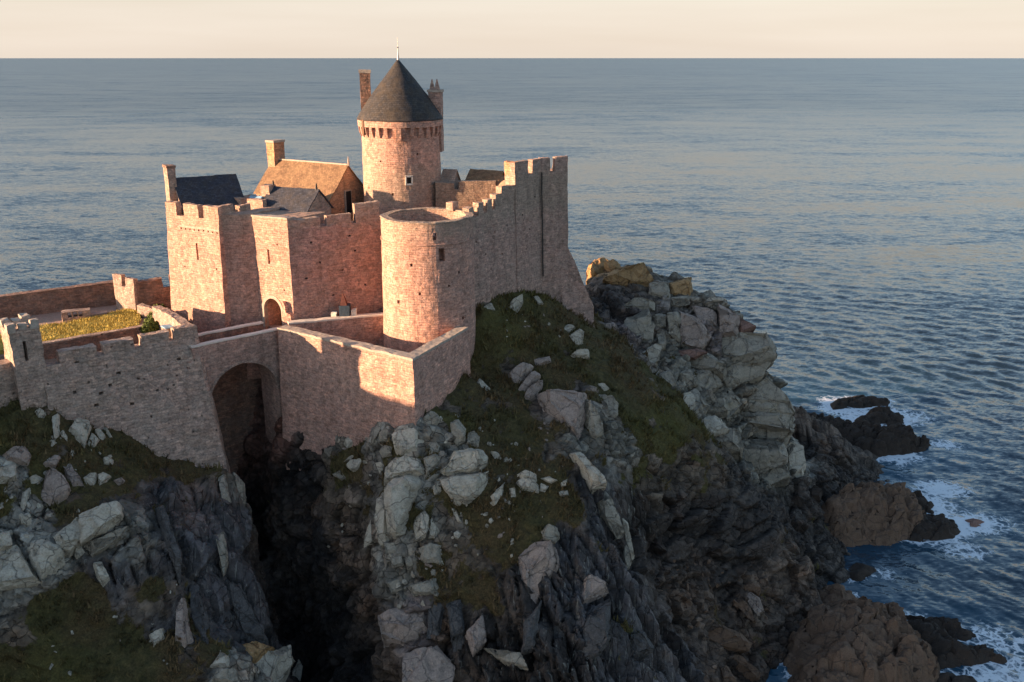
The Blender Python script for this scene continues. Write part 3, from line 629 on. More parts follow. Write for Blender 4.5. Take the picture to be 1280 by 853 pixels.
ff = t.math('ADD', ff, t.math('MULTIPLY', lz, t.math('MULTIPLY', fo, 1.6)))
fm = t.ramp(ff, [(0.56, 0.0), (0.86, 1.0)])
fm = t.math('MULTIPLY', fm, t.ramp(fo, [(0.04, 0.0), (0.2, 1.0)]))
deep = t.mix(sh, (0.008, 0.017, 0.028), (0.018, 0.068, 0.108))
colr = t.mix(fm, deep, (0.62, 0.67, 0.70))
t.b.inputs["IOR"].default_value = 1.33
t.b.inputs["Specular IOR Level"].default_value = 0.5
ln_ = t.add("VectorMath", operation='LENGTH'); t.L(geo, ln_.inputs[0])
ro = t.add("MapRange"); ro.inputs[1].default_value = 120; ro.inputs[2].default_value = 1400; ro.inputs[3].default_value = 0.15; ro.inputs[4].default_value = 0.30   # rougher water offshore
t.L(ln_.outputs["Value"], ro.inputs[0])
mat_sea = t.done(colr, t.math('ADD', t.math('MULTIPLY', fm, 0.4), ro.outputs[0]), nrm)
sea = tag(link("sea", me, mat_sea), kind='structure')

# ------------------------------------------------------------------ masonry builder
class Geo:
    def __init__(s): s.v, s.f = [], []
    def add(s, vs, fs):
        o = len(s.v); s.v += [tuple(map(float, x)) for x in vs]; s.f += [tuple(i + o for i in f) for f in fs]; return s
    def prism(s, bot, top):
        """closed solid between two rings of the same length (counter-clockwise seen from above)"""
        n = len(bot)
        return s.add(list(bot) + list(top), [tuple(range(n - 1, -1, -1)), tuple(range(n, 2 * n))] + [(i, (i + 1) % n, n + (i + 1) % n, n + i) for i in range(n)])
    def slab(s, poly, z0, z1): return s.prism([(x, y, z0) for x, y in poly], [(x, y, z1) for x, y in poly])
    def box(s, c, half, ax=(1, 0)):
        """box: centre, half sizes, ax = plan direction of its first side"""
        ux, uy = ax; n = math.hypot(ux, uy); ux, uy = ux / n, uy / n
        P = lambda a, b: (c[0] + a * half[0] * ux - b * half[1] * uy, c[1] + a * half[0] * uy + b * half[1] * ux)
        return s.slab([P(-1, -1), P(1, -1), P(1, 1), P(-1, 1)], c[2] - half[2], c[2] + half[2])
    def extrude(s, poly, org, ud, depth):
        """outline in (along, height) pushed back by a plan vector"""
        A = [(org[0] + u * ud[0], org[1] + u * ud[1], z) for u, z in poly]
        B = [(x + depth[0], y + depth[1], z) for x, y, z in A]
        n = len(A)
        return s.add(A + B, [tuple(range(n)), tuple(range(2 * n - 1, n - 1, -1))] + [((i + 1) % n, i, n + i, n + (i + 1) % n) for i in range(n)])
    def lathe(s, prof, c, seg=72, closed=True):
        n = len(prof)
        vs = [(c[0] + r * math.cos(2 * math.pi * k / seg), c[1] + r * math.sin(2 * math.pi * k / seg), z) for k in range(seg) for r, z in prof]
        fs = []
        for k in range(seg):
            k2 = (k + 1) % seg
            for i in range(n if closed else n - 1):
                j = (i + 1) % n
                fs.append((k * n + i, k2 * n + i, k2 * n + j, k * n + j))
        return s.add(vs, fs)

def build(name, G, mat, parent=None, refine=0.7, jit=0.05, polar=None, cuts=None, bevel=0.0, smooth=None, uvscale=1.0):
    me = bpy.data.meshes.new(name)
    me.from_pydata(G.v, [], G.f)
    bm = bmesh.new(); bm.from_mesh(me)
    bmesh.ops.remove_doubles(bm, verts=bm.verts, dist=1e-4)
    bmesh.ops.recalc_face_normals(bm, faces=bm.faces)
    if bevel: bmesh.ops.bevel(bm, geom=list(bm.edges), offset=bevel, segments=1, affect='EDGES', profile=0.5)
    bm.to_mesh(me)
    if cuts:                                                   # real pockets for slits and doorways
        tmp = bpy.data.objects.new("cut_target", me); COL.objects.link(tmp)
        cm = bpy.data.meshes.new("cutter"); cm.from_pydata(cuts.v, [], cuts.f)
        b2 = bmesh.new(); b2.from_mesh(cm); bmesh.ops.recalc_face_normals(b2, faces=b2.faces); b2.to_mesh(cm); b2.free()
        co_ = bpy.data.objects.new("cutter", cm); COL.objects.link(co_)
        md = tmp.modifiers.new("b", 'BOOLEAN'); md.object = co_; md.operation = 'DIFFERENCE'; md.solver = 'EXACT'; md.use_self = True
        dg = bpy.context.evaluated_depsgraph_get()
        new = bpy.data.meshes.new_from_object(tmp.evaluated_get(dg))
        bpy.data.objects.remove(tmp); bpy.data.objects.remove(co_); bpy.data.meshes.remove(cm)
        bpy.data.meshes.remove(me); me = new; me.name = name
        bm.free(); bm = bmesh.new(); bm.from_mesh(me)
    bmesh.ops.triangulate(bm, faces=bm.faces)
    if refine:
        for _ in range(7):
            es = [e for e in bm.edges if e.calc_length() > refine]
            if not es: break
            bmesh.ops.subdivide_edges(bm, edges=es, cuts=1)
            bmesh.ops.triangulate(bm, faces=[f for f in bm.faces if len(f.verts) > 3])
    bm.normal_update()
    uvl = bm.loops.layers.uv.new("UVMap") if not bm.loops.layers.uv else bm.loops.layers.uv[0]
    for f in bm.faces:
        n = f.normal
        if polar is not None and abs(n.z) < 0.8:
            cx_, cy_, rr = polar
            m = f.calc_center_median(); a0 = math.atan2(m.y - cy_, m.x - cx_)
            for l in f.loops:
                p = l.vert.co; a = math.atan2(p.y - cy_, p.x - cx_)
                a = a0 + ((a - a0 + math.pi) % (2 * math.pi) - math.pi)
                l[uvl].uv = (a * rr * uvscale, (p.z if abs(n.z) < 0.6 else p.z * 1.2) * uvscale)
        elif abs(n.z) > 0.92 or n.length < 0.5:
            for l in f.loops: l[uvl].uv = (l.vert.co.x * uvscale, l.vert.co.y * uvscale)
        else:
            h = math.hypot(n.x, n.y); tx, ty = -n.y / h, n.x / h; k = 1 / max(h, 0.3)
            for l in f.loops:
                p = l.vert.co
                l[uvl].uv = ((p.x * tx + p.y * ty) * uvscale, p.z * k * uvscale)
    if jit:
        for v in bm.verts:
            p = v.co
            v.co = p + jit * (mnoise.noise_vector(p * 0.55) * 1.2 + mnoise.noise_vector(p * 2.1) * 0.7)
    bm.to_mesh(me); bm.free()
    if smooth:
        me.polygons.foreach_set("use_smooth", np.ones(len(me.polygons), bool)); me.set_sharp_from_angle(angle=R(smooth))
    return link(name, me, mat, parent)

def unit(a, b):
    d = np.array(b[:2], float) - np.array(a[:2], float); L = np.linalg.norm(d); return d / L, L
def perp(d): return np.array([-d[1], d[0]])                    # left of the direction
def arch_outline(u0, u1, zs, zc, n=14):
    """points of an opening's head from (u0, zs) over the crown zc to (u1, zs)"""
    uc, a, b = (u0 + u1) / 2, (u1 - u0) / 2, zc - zs
    return [(uc - a * math.cos(math.pi * k / n), zs + b * math.sin(math.pi * k / n)) for k in range(n + 1)]
def merlons(parent, p, d, depth, zb, items, mat, inset=0.02, name="merlon"):
    """upstands on a wall top: items = (u0, u1, height); p = start on the outer face, depth = plan vector to the inner face"""
    dn = np.array(depth) / np.linalg.norm(depth); L = np.linalg.norm(depth)
    for u0, u1, h in items:
        a = np.array(p[:2]) + d * u0 + dn * inset; b = np.array(p[:2]) + d * u1 + dn * inset
        e = dn * (L - 2 * inset)
        g = Geo(); r0 = [(*a, zb - 0.12), (*b, zb - 0.12), (*(b + e), zb - 0.12), (*(a + e), zb - 0.12)]
        w = random.uniform(-0.06, 0.06)
        g.prism(r0, [(x, y, zb + h + w + random.uniform(-0.05, 0.05)) for x, y, _ in r0])
        build(name, g, mat, parent, refine=0.34, jit=0.095)
def slit(G, p, d, u, z0, z1, w=0.28, depth=0.9, n_out=None):
    """cutter for an arrow slit in the face through p along d; n_out = outward plan normal"""
    c = np.array(p[:2]) + d * u
    half = (w / 2, depth / 2)
    G.box((*(c - n_out * (depth / 2 - 0.3)), (z0 + z1) / 2), (w / 2, depth / 2, (z1 - z0) / 2), d)

# ================================================================== the castle
ZF = 34.0
# --- gatehouse: flanking block, gate block, the recess between
A_, B_, C_, D_ = np.array([-37.6, 99.6]), np.array([-30.6, 95.4]), np.array([-27.7, 96.6]), np.array([-23.15, 94.0])
dAB, LAB = unit(A_, B_); dCD, LCD = unit(C_, D_)
back = perp(dAB) * 7.0
gate = thing("gatehouse", "sunlit pink stone gatehouse block with an arched doorway and a projecting square corner", "gatehouse", (-30, 98, ZF))
o = -perp(dAB)
g = Geo(); bat = o * 0.75
g.prism([(*(A_ + bat - dAB * .5), 28), (*(B_ + bat + dAB * .15), 28), (*(B_ + back + dAB * .15), 28), (*(A_ + back - dAB * .5), 28)],
        [(*A_, 45.75), (*B_, 45.75), (*(B_ + back), 45.75), (*(A_ + back), 45.75)])
cut = Geo(); slit(cut, A_, dAB, LAB * 0.56, 41.2, 43.0, 0.3, 1.6, o)
for k in range(9): slit(cut, A_, dAB, LAB * (0.28 + 0.085 * k), 44.33, 44.52, 0.18, 0.9, o)
for u_, z_ in ((0.3, 40.2), (0.75, 38.4), (0.2, 37.6), (0.9, 40.4), (.6, 36.8)): slit(cut, A_, dAB, LAB * u_, z_, z_ + .2, 0.2, 1.2, o)
build("wall", g, M['pink'], gate, cuts=cut)
merlons(gate, A_, dAB, perp(dAB) * 0.75, 45.75, [(0.0, LAB * .22, 1.4), (LAB * .345, LAB * .63, 1.4), (LAB * .735, LAB - .02, 1.45)], M['pink'])
merlons(gate, B_, perp(dAB), -dAB * 0.75, 45.75, [(0.77, 2.2, 1.42), (3.0, 4.6, 1.1)], M['pink'])
merlons(gate, A_ + back, dAB, -perp(dAB) * 0.7, 45.75, [(0, 2, 1.3), (2.9, 4.9, 1.3), (5.8, LAB, 1.3)], M['pink'])
g = Geo()
g.extrude([(LAB * .24, 44.6), (LAB, 44.6), (LAB, 44.75), (LAB * .24, 44.75)], A_ + o * 0.06, dAB, perp(dAB) * 0.5)
build("string_course", g, M['cope'], gate, refine=.6, jit=.03)
g = Geo(); ua, ub = LCD * .20, LCD * .68
out = [(0, 28), (ua, 28)] + arch_outline(ua, ub, 35.9, 37.35) + [(ub, 28), (LCD, 28), (LCD, 46.05), (0, 46.05)]
g.extrude(out, C_, dCD, perp(dCD) * 6.0)
cut = Geo(); slit(cut, C_, dCD, LCD * .44, 41.1, 42.7, 0.3, 1.4, -perp(dCD))
for u_, z_ in ((0.2, 40.2), (0.8, 38.4), (0.7, 43.2)): slit(cut, C_, dCD, LCD * u_, z_, z_ + .18, 0.2, 1.2, -perp(dCD))
build("wall", g, M['pink'], gate, cuts=cut)
g = Geo()
g.extrude([(-.0, 46.05), (LCD + .0, 46.05), (LCD, 46.2), (0, 46.2)], C_ - perp(dCD) * .05, dCD, perp(dCD) * 1.0)
build("coping", g, M['cope'], gate, refine=.5, jit=.05)
g = Geo(); inn = arch_outline(ua, ub, 35.9, 37.35); outr = arch_outline(ua - .32, ub + .32, 35.9, 37.72)
g.extrude([(ua - .32, 34.0)] + outr + [(ub + .32, 34.0), (ub, 34.0)] + inn[::-1] + [(ua, 34.0)], C_ - perp(dCD) * 0.07, dCD, perp(dCD) * 0.6)
build("arch_surround", g, M['cope'], gate, refine=.6, jit=.03)
g = Geo(); p = C_ + perp(dCD) * 2.6
g.extrude([(ua - .2, 33.8), (ub + .2, 33.8), (ub + .2, 37.4), (ua - .2, 37.4)], p, dCD, perp(dCD) * 0.12)
build("door", g, M['wood'], gate, refine=.8, jit=.01)
g = Geo(); p = C_ + dCD * (LCD * .80) - perp(dCD) * .02
g.extrude([(0, 33.2), (1.1, 33.2), (1.25, 35.2), (1.2, 36.1), (.55, 36.3), (.2, 37.3), (0, 37.4)], p, dCD, -perp(dCD) * 0.55)
build("stub_wall", g, M['pink'], gate, refine=.4, jit=.10)
g = Geo()                                                        # recessed face between the two blocks
nbc = -perp(unit(B_, C_)[0]); bi, ci = B_ - nbc * .02 - dAB * .4, C_ - nbc * .02 + dCD * .4
g.prism([(*(bi + nbc * .25), 28), (*(ci + nbc * .1), 28), (*(C_ + perp(dCD) * 5.8), 28), (*(B_ + back), 28)], [(*bi, 46.25), (*ci, 46.3), (*(C_ + perp(dCD) * 5.8), 46.3), (*(B_ + back), 46.25)])
build("wall", g, M['pink'], gate, refine=.6, jit=.06)

# --- shaded curtain between gate and round tower
E_ = np.array([-10.5, 101.2]); dDE, LDE = unit(D_, E_)
curt = thing("curtain_wall", "shaded reddish curtain wall between the gate block and the round tower, crenellated on top", "castle wall", (*((D_ + E_) / 2), ZF))
g = Geo(); th = perp(dDE) * 1.5
g.prism([(*(D_ - perp(dDE) * .3), 29), (*(E_ - perp(dDE) * .3), 29), (*(E_ + th), 29), (*(D_ + th), 29)], [(*D_, 45.0), (*E_, 45.2), (*(E_ + th), 45.2), (*(D_ + th), 45.0)])
cut = Geo()
for u_, z_ in ((1.6, 39.6), (3.2, 41.2), (5.6, 40.1), (7.2, 42.0), (8.1, 38.2), (4.4, 37.4), (2.4, 43.4), (6.6, 43.7)): slit(cut, D_, dDE, u_, z_, z_ + .2, .24, 1, -perp(dDE))
build("wall", g, M['rose'], curt, cuts=cut, jit=.07)
merlons(curt, D_, dDE, th * .55, 45.0, [(0.02, 3.55, 1.0), (4.25, 7.0, 1.1), (7.45, 10.2, 2.1)], M['mauve'])

# --- round tower
RC, RR_ = np.array([-8.76, 94.3]), 4.75
rt = thing("round_tower", "squat open-topped round tower of pink stone, half in sun and half in shade", "round tower", (*RC, 29))
g = Geo(); g.lathe([(RR_ + .45, 24), (RR_ + .18, 33), (RR_, 44.3), (RR_ - .02, 46.4), (RR_ - .72, 46.4), (RR_ - .74, 45.0), (0.05, 44.95), (0.05, 24)], RC)
cut = Geo()
def radial(a): return np.array([math.cos(a), math.sin(a)])
aw = R(-90 + 22)
for a_, z0, z1, w_ in ((R(-76), 44.75, 45.5, .34), (R(-67.5), 42.6, 43.9, .62), (R(-125), 38.1, 38.5, .3), (R(-96), 39.2, 39.5, .25), (R(-105), 42.1, 42.4, .25), (R(-60), 39.9, 40.15, .25), (R(-45), 41.1, 41.4, .25), (R(-40), 36.2, 36.5, .3)):
    nr = radial(a_); slit(cut, RC + nr * RR_, perp(nr), 0, z0, z1, w_, 1.4, nr)
build("wall", g, M['pink'], rt, polar=(*RC, RR_), cuts=cut, refine=.8, jit=.05)
g = Geo(); g.lathe([(RR_ - .2, 44.2), (RR_ + .10, 44.2), (RR_ + .11, 44.34), (RR_ - .2, 44.4)], RC)
build("string_course", g, M['pink'], rt, refine=.9, jit=.03, polar=(*RC, RR_))
g = Geo(); g.lathe([(RR_ - .75, 46.4), (RR_ + .03, 46.4), (RR_ + .02, 46.55), (RR_ - .75, 46.57)], RC)
build("coping", g, M['rough'], rt, refine=.5, jit=.08, polar=(*RC, RR_))
g = Geo()
nr = radial(R(55)); g.box((*(RC + nr * (RR_ - .55)), 46.9), (.45, .5, .45), perp(nr)); build("upstand", g, M['pink'], rt, refine=.4, jit=.04)

# --- tall shaded curtain running back from the round tower, square tower at its end
F_, G_, H_ = np.array([-4.6, 95.6]), np.array([0.35, 102.0]), np.array([3.25, 105.75])
dFG, LFG = unit(F_, G_); nFG = -perp(dFG)
lc = thing("curtain_wall", "tall mauve curtain wall climbing from the round tower to the square tower above the turf slope", "castle wall", (*((F_ + G_) / 2), 38))
g = Geo(); th = perp(dFG) * 1.4
g.prism([(*(F_ + nFG * .45 - dFG * 1.0), 28), (*(G_ + nFG * .45), 28), (*(G_ + th), 28), (*(F_ + th), 28)], [(*F_, 45.75), (*G_, 46.9), (*(G_ + th), 46.9), (*(F_ + th), 45.75)])
cut = Geo()
for u_, z_ in ((1.2, 43.2), (2.8, 41.6), (4.4, 43.8), (5.6, 41.2), (6.6, 44.2), (3.6, 39.8)): slit(cut, F_, dFG, u_, z_, z_ + .2, .22, 1, nFG)
build("wall", g, M['mauve'], lc, cuts=cut, jit=.07)
for k, (u0, u1, h) in enumerate([(0.15, 0.95, 1.2), (1.75, 2.55, 1.25), (3.25, 4.05, 1.3), (4.65, 5.7, 1.5), (5.7, LFG + .1, 2.1)]):
    merlons(lc, F_, dFG, th * .6, 45.75 + 1.15 * (u0 / LFG), [(u0, u1, h)], M['mauve'])
sq = thing("square_tower", "highest square tower of the shaded wall, crenellated, with a thin dark joint down its face", "tower", (*H_, 38))
dGH, LGH = unit(G_, H_); I_ = H_ + np.array([3.15, 1.15]); dHI, LHI = unit(H_, I_)
J_ = G_ + perp(dGH) * 1.5
nGH, nHI = -perp(dGH), -perp(dHI)
g = Geo()
ring = lambda k, z: [(*(G_ + nGH * k), z), (*(H_ + (nGH + nHI) * k * .8), z), (*(I_ + nHI * k + dHI * k * .5), z), (*(I_ + perp(dHI) * 2.6), z), (*(H_ + perp(dGH) * 2.6), z), (*J_, z)]
g.prism(ring(.5, 30), ring(0, 49.55))
cut = Geo()
for u_, z_ in ((1.2, 45), (2.6, 43.2), (3.6, 46.8), (1.8, 41)): slit(cut, G_, dGH, u_, z_, z_ + .2, .22, 1, nGH)
build("wall", g, M['mauve'], sq, cuts=cut, jit=.05)
merlons(sq, G_, dGH, perp(dGH) * .75, 49.55, [(0.0, 2.45, 1.55), (3.35, LGH, 1.5)], M['mauve'])
merlons(sq, H_, dHI, perp(dHI) * .75, 49.55, [(0.0, 1.15, 1.5), (1.75, LHI, 1.6)], M['mauve'])
merlons(sq, J_, unit(J_, G_)[0], perp(unit(J_, G_)[0]) * .75, 49.55, [(0, 1.4, 1.55)], M['orange'])  # sunward merlon: its sunlit warmth is put into the orange colour
merlons(sq, I_, perp(dHI), -dHI * .7, 49.55, [(.8, 1.4, 1.5)], M['mauve'])
g = Geo(); pj = H_ + (nGH + nHI) * .10
bj = H_ + (nGH + nHI) * .34
tj = lambda p, z, w: [(p[0] - w, p[1] - w, z), (p[0] + w, p[1] - w, z), (p[0] + w, p[1] + w, z), (p[0] - w, p[1] + w, z)]
g.prism(tj(bj, 37.5, .07), tj(pj, 49.5, .07))
build("drain_pipe", g, M['iron'], sq, refine=.7, jit=.03)
bu = thing("buttress", "sloping stone foot spreading out below the square tower towards the turf", "buttress", (*I_, 34))
g = Geo()
def P3(px, py, Y): return tuple(at(px, py, Y))
fr = [P3(703, 340, 106.7), P3(708, 303, 107.0), P3(742, 384, 107.0), P3(744, 425, 105.6), P3(700, 420, 105.2)]
bk = [(x - .3, y + 3.2, z) for x, y, z in fr]
n = len(fr); g.add(fr + bk, [tuple(range(n)), tuple(range(2 * n - 1, n - 1, -1))] + [((i + 1) % n, i, n + i, n + (i + 1) % n) for i in range(n)])
build("wall", g, M['mauve'], bu, refine=.6, jit=.12)

# --- keep
KC, KR = np.array([-13.25, 112.0]), 4.72
kp = thing("keep_tower", "tall round keep with a pointed slate cone roof, the highest tower of the castle", "keep", (*KC, 38))
g = Geo(); g.lathe([(KR + .15, 36), (KR, 46), (KR - .12, 53.6), (KR - .12, 54.6), (0.05, 54.6), (0.05, 36)], KC)
cut = Geo()
for a_, z0, z1, w_ in ((R(-74), 48.0, 48.75, .55), (R(-115), 50.4, 50.6, .22), (R(-140), 47.2, 47.45, .25), (R(-98), 46.6, 46.9, .22), (R(-60), 51.2, 51.45, .22)):
    nr = radial(a_); slit(cut, KC + nr * KR, perp(nr), 0, z0, z1, w_, 1.3, nr)
build("wall", g, M['keep'], kp, polar=(*KC, KR), cuts=cut, refine=.8, jit=.04)
nr = radial(R(-74)); g = Geo(); c_ = KC + nr * (KR + .02)
for du_, dz_, hu, hz in ((-.36, 0, .08, .5), (.36, 0, .08, .5), (0, .46, .44, .09), (0, -.46, .46, .09)):
    g.box((*(c_ + perp(nr) * du_), 48.38 + dz_), (hu, .12, hz), perp(nr))
wf = build("window", g, M['white'], kp, refine=0, jit=0)
g = Geo(); g.box((*(c_ - nr * .4), 48.38), (.3, .03, .4), perp(nr)); build("pane", g, M['dark'], wf, refine=0, jit=0)
NC = 30
for k in range(NC):                                               # machicolation corbels under the eaves
    a_ = 2 * math.pi * (k + .35) / NC; nr = radial(a_)
    g = Geo(); t_ = perp(nr); c0 = KC + nr * (KR - .25)
    q0 = [c0 - t_ * .20, c0 + t_ * .20]
    pr = [(0, 53.15), (.22, 53.15), (.42, 53.6), (.52, 54.35), (0, 54.35)]
    vs = [(*(q + nr * r), z) for q in q0 for r, z in pr]
    g.add(vs, [(0, 1, 2, 3, 4), (9, 8, 7, 6, 5)] + [(i, 5 + i, 5 + (i + 1) % 5, (i + 1) % 5) for i in range(5)])
    build("corbel", g, M['keep'], kp, refine=0, jit=.02)
g = Geo(); g.lathe([(KR - .3, 54.32), (KR + .30, 54.32), (KR + .30, 55.25), (KR - .3, 55.25)], KC)
build("parapet", g, M['keep'], kp, polar=(*KC, KR), refine=.8, jit=.04)
g = Geo(); prof = [(KR + .34, 55.02), (KR + .4, 55.1)]
for k in range(1, 11):
    q = k / 10; prof.append(((KR + .4) * (1 - q) ** 1.0 * (1 + .06 * math.sin(q * math.pi)) + .07 * q, 55.1 + 6.75 * q))
prof += [(0.03, 61.9), (0.03, 55.02)]
g.lathe(prof, KC, 64)
rf = build("roof", g, M['slate_keep'], kp, polar=(*KC, 3.0), refine=.8, jit=.05, smooth=30)
g = Geo(); g.lathe([(.20, 61.5), (.10, 62.05), (.05, 62.9), (.045, 63.0), (.02, 64.2), (.003, 64.25), (.003, 61.5)], KC, 10)
g.lathe([(.003, 62.95), (.11, 63.1), (.003, 63.25)], KC, 8)
build("finial", g, M['lead'], rf, refine=0, jit=0)
ch = np.array([-17.35, 112.9])
g = Geo(); g.box((*ch, 56.4), (.62, .75, 4.2), (1, .15)); c_o = build("chimney", g, M['brown'], kp, refine=.6, jit=.05)
g = Geo(); g.box((*ch, 60.45), (.70, .83, .18), (1, .15)); build("chimney_cap", g, M['cope'], c_o, refine=.5, jit=.04)
ch = np.array([-9.05, 112.6])
g = Geo(); g.box((*ch, 54.7), (.74, .8, 3.5), (1, -.1)); c_o = build("chimney", g, M['mauve'], kp, refine=.6, jit=.05)
g = Geo(); g.box((*ch, 58.25), (.86, .92, .14), (1, -.1)); build("chimney_cap", g, M['cope'], c_o, refine=.5, jit=.03)
for dx in (-.36, .22):
    g = Geo(); b_ = tj(ch + np.array([dx, 0]), 58.35, .33); g.prism(b_, tj(ch + np.array([dx, 0]), 59.55, .06)); build("chimney_pot", g, M['mauve'], c_o, refine=0, jit=.03)
nr = radial(R(-86)); g = Geo(); g.box((*(KC + nr * (KR + .28)), 53.6), (.30, .28, .7), perp(nr)); build("spout", g, M['keep'], kp, refine=.4, jit=.05)
nr = radial(R(-142)); g = Geo(); g.box((*(KC + nr * (KR + .27)), 54.3), (.22, .10, .85), perp(nr)); build("shutter", g, M['wood'], kp, refine=0, jit=.01)

# --- roofs inside the walls
def gable(name, label, ridge0, ridge1, w, drop, zr, zbase, wallmat, roofmat, cat="house", over=.15, hipped=0):
    """house: ridge line in plan, half width, eaves drop"""
    r0, r1 = np.array(ridge0), np.array(ridge1); d, L = unit(r0, r1); n = perp(d)
    h = thing(name, label, cat, (*((r0 + r1) / 2), zbase)); ze = zr - drop
    g = Geo()
    sec = [(-w + .1, zbase), (w - .1, zbase), (w - .1, ze), (0, zr - .12), (-w + .1, ze)]
    A = [(*(r0 + n * a), z) for a, z in sec]; B = [(*(r1 + n * a), z) for a, z in sec]
    g.add(A + B, [(4, 3, 2, 1, 0), (5, 6, 7, 8, 9)] + [(i, (i + 1) % 5, 5 + (i + 1) % 5, 5 + i) for i in range(5)])
    wl_ = build("wall", g, wallmat, h, refine=.8, jit=.03)
    g = Geo(); e0, e1 = r0 - d * over, r1 + d * over; tk = .14; k = (w + .25) / w; zl = zr - drop * k
    hp = d * hipped
    sec = [(-(w + .25), zl), (0, zr), ((w + .25), zl), ((w + .25), zl - tk), (0, zr - tk * 1.3), (-(w + .25), zl - tk)]
    A = [(*(e0 + n * a + (hp if abs(a) < .01 else 0)), z) for a, z in sec]; B = [(*(e1 + n * a - (hp if abs(a) < .01 else 0)), z) for a, z in sec]
    g.add(A + B, [(0, 1, 4, 5), (1, 2, 3, 4), (11, 10, 7, 6), (10, 9, 8, 7)] + [(i, (i + 1) % 6, 6 + (i + 1) % 6, 6 + i) for i in range(6)])
    rf_ = build("roof", g, roofmat, h, refine=.7, jit=.06)
    return h, rf_, wl_, d, n
hall, rf, _, d, n = gable("stone_house", "long house with a sunlit tan slate roof and an orange gable beside the keep", (-30.2, 118.2), (-19.7, 111.6), 3.42, 3.58, 49.7, 32, M['orange'], M['slate_tan'])
g = Geo()
e0, e1 = np.array([-30.2, 118.2]), np.array([-19.7, 111.6])
g.extrude([(0, 49.65), (12.4, 49.65), (12.4, 49.82), (0, 49.82)], e0 - d * .0 - n * .12, d, n * .24); build("ridge_tile", g, M['cope'], rf, refine=.6, jit=.03)
c_ = e0 + d * .35 + n * .1
g = Geo(); g.box((*c_, 49.5), (.65, .9, 2.4), d); c_o = build("chimney", g, M['orange'], hall, refine=.6, jit=.05)
g = Geo(); g.box((*c_, 51.95), (.73, .98, .14), d); build("chimney_cap", g, M['cope'], c_o, refine=.5, jit=.04)
g = Geo(); c_ = e1 + d * .14; g.lathe([(.12, 49.6), (.1, 50.2), (.03, 50.7), (.003, 50.7), (.003, 49.6)], c_, 8); build("finial", g, M['cope'], rf, refine=0, jit=0)
g = Geo(); c_ = e1 + d * -.02 + n * -.3; g.box((*c_, 45.3), (.18, .58, 1.45), d)
wd = build("window", g, M['cope'], hall, refine=0, jit=.01)
g = Geo(); g.box((*(c_ + d * .06), 45.3), (.15, .43, 1.3), d); build("pane", g, M['dark'], wd, refine=0, jit=0)
lod, rf, _, d, n = gable("slate_house", "small house with a blue-black slate roof and one chimney behind the sunlit corner block", (-37.0, 101.4), (-31.4, 105.3), 2.6, 3.1, 49.4, 42, M['pink'], M['slate_blue'])
c_ = np.array([-37.3, 101.2]); g = Geo(); g.box((*c_, 48.0), (.45, .75, 2.6), d); c_o = build("chimney", g, M['mauve'], lod, refine=.6, jit=.05)
g = Geo(); g.box((*c_, 50.7), (.53, .83, .13), d); build("chimney_cap", g, M['brown'], c_o, refine=.5, jit=.05)
out_, rf, _, d, n = gable("outbuilding", "low dark grey slate roof tucked behind the gate block parapet", (-26.9, 103.6), (-21.2, 101.0), 2.3, 2.1, 48.25, 42, M['mauve'], M['slate_blue'])
c_ = np.array([-27.3, 103.4]); g = Geo(); g.box((*c_, 46.9), (.65, .6, 1.5), d); build("chimney", g, M['pink'], out_, refine=.5, jit=.06)
for q in (-26.9, -21.2):
    g = Geo(); c_ = np.array([q + (.2 if q < -25 else -.2), 103.5 if q < -25 else 101.1]); g.lathe([(.16, 48.1), (.10, 48.7), (.003, 48.95), (.003, 48.1)], c_, 7); build("finial", g, M['iron'], rf, refine=0, jit=0)
ln, rf, _, d, n = gable("lean_to_shed", "little shed with pale blue roof sheets between the two slate roofs", (-29.3, 103.7), (-27.9, 102.6), 1.0, .9, 47.2, 43, M['pink'], M['blue'], "shed")
g = Geo(); g.slab([(-31.2, 104.2), (-29.8, 103.1), (-28.6, 104.8), (-30.0, 105.9)], 42, 47.0); build("inner_wall", g, M['pink'], None, jit=.12, refine=.5)
tag(bpy.data.objects["inner_wall"], "short broken stub of pink wall beside the blue roofed shed", "wall")
iw = thing("inner_wall", "dark inner wall with one notch between the keep and the square tower", "wall", (-6, 110, 42))
a_, b_ = np.array([-9.0, 108.9]), np.array([-1.9, 109.6]); d, L = unit(a_, b_)
g = Geo(); g.extrude([(0, 40), (L, 40), (L, 48.0), (2.75, 48.05), (2.75, 47.1), (2.2, 47.1), (2.2, 47.85), (0, 48.0)], a_, d, perp(d) * .9)
build("wall", g, M['brown'], iw, jit=.07, refine=.6)
s1, rf, _, d, n = gable("guard_house", "low house with weathered slates and an orange verge behind the dark inner wall", (-5.0, 113.4), (-1.2, 111.8), 1.8, 1.5, 49.0, 42, M['orange'], M['slate_tan'])
s2, rf, _, d, n = gable("guard_house", "tiny grey gabled roof nearest the keep behind the dark inner wall", (-8.2, 112.4), (-6.7, 112.0), 1.5, 1.6, 49.1, 42, M['mauve'], M['mauve'])
ov = thing("bread_oven", "rounded reddish dome between the dark inner wall and the square tower", "oven", (-.4, 108.6, 45))
g = Geo(); prof = [(1.25 * math.cos(k * math.pi / 16), 46.9 + 1.45 * math.sin(k * math.pi / 16)) for k in range(8)] + [(.05, 48.35), (.05, 43), (1.25, 43)]
g.lathe(prof, (-.5, 108.4), 24); build("dome", g, M['orange'], ov, refine=.6, jit=.06, polar=(-.5, 108.4, 1.2))
g = Geo(); g.slab([(-37, 101), (-23, 97.5), (-10.5, 101.5), (-4, 98), (0, 103.5), (5, 108), (2, 112), (-12, 117), (-34, 119)], 31, 36)
tag(build("courtyard", g, M['court'], None, refine=2.5, jit=.1), kind='structure')
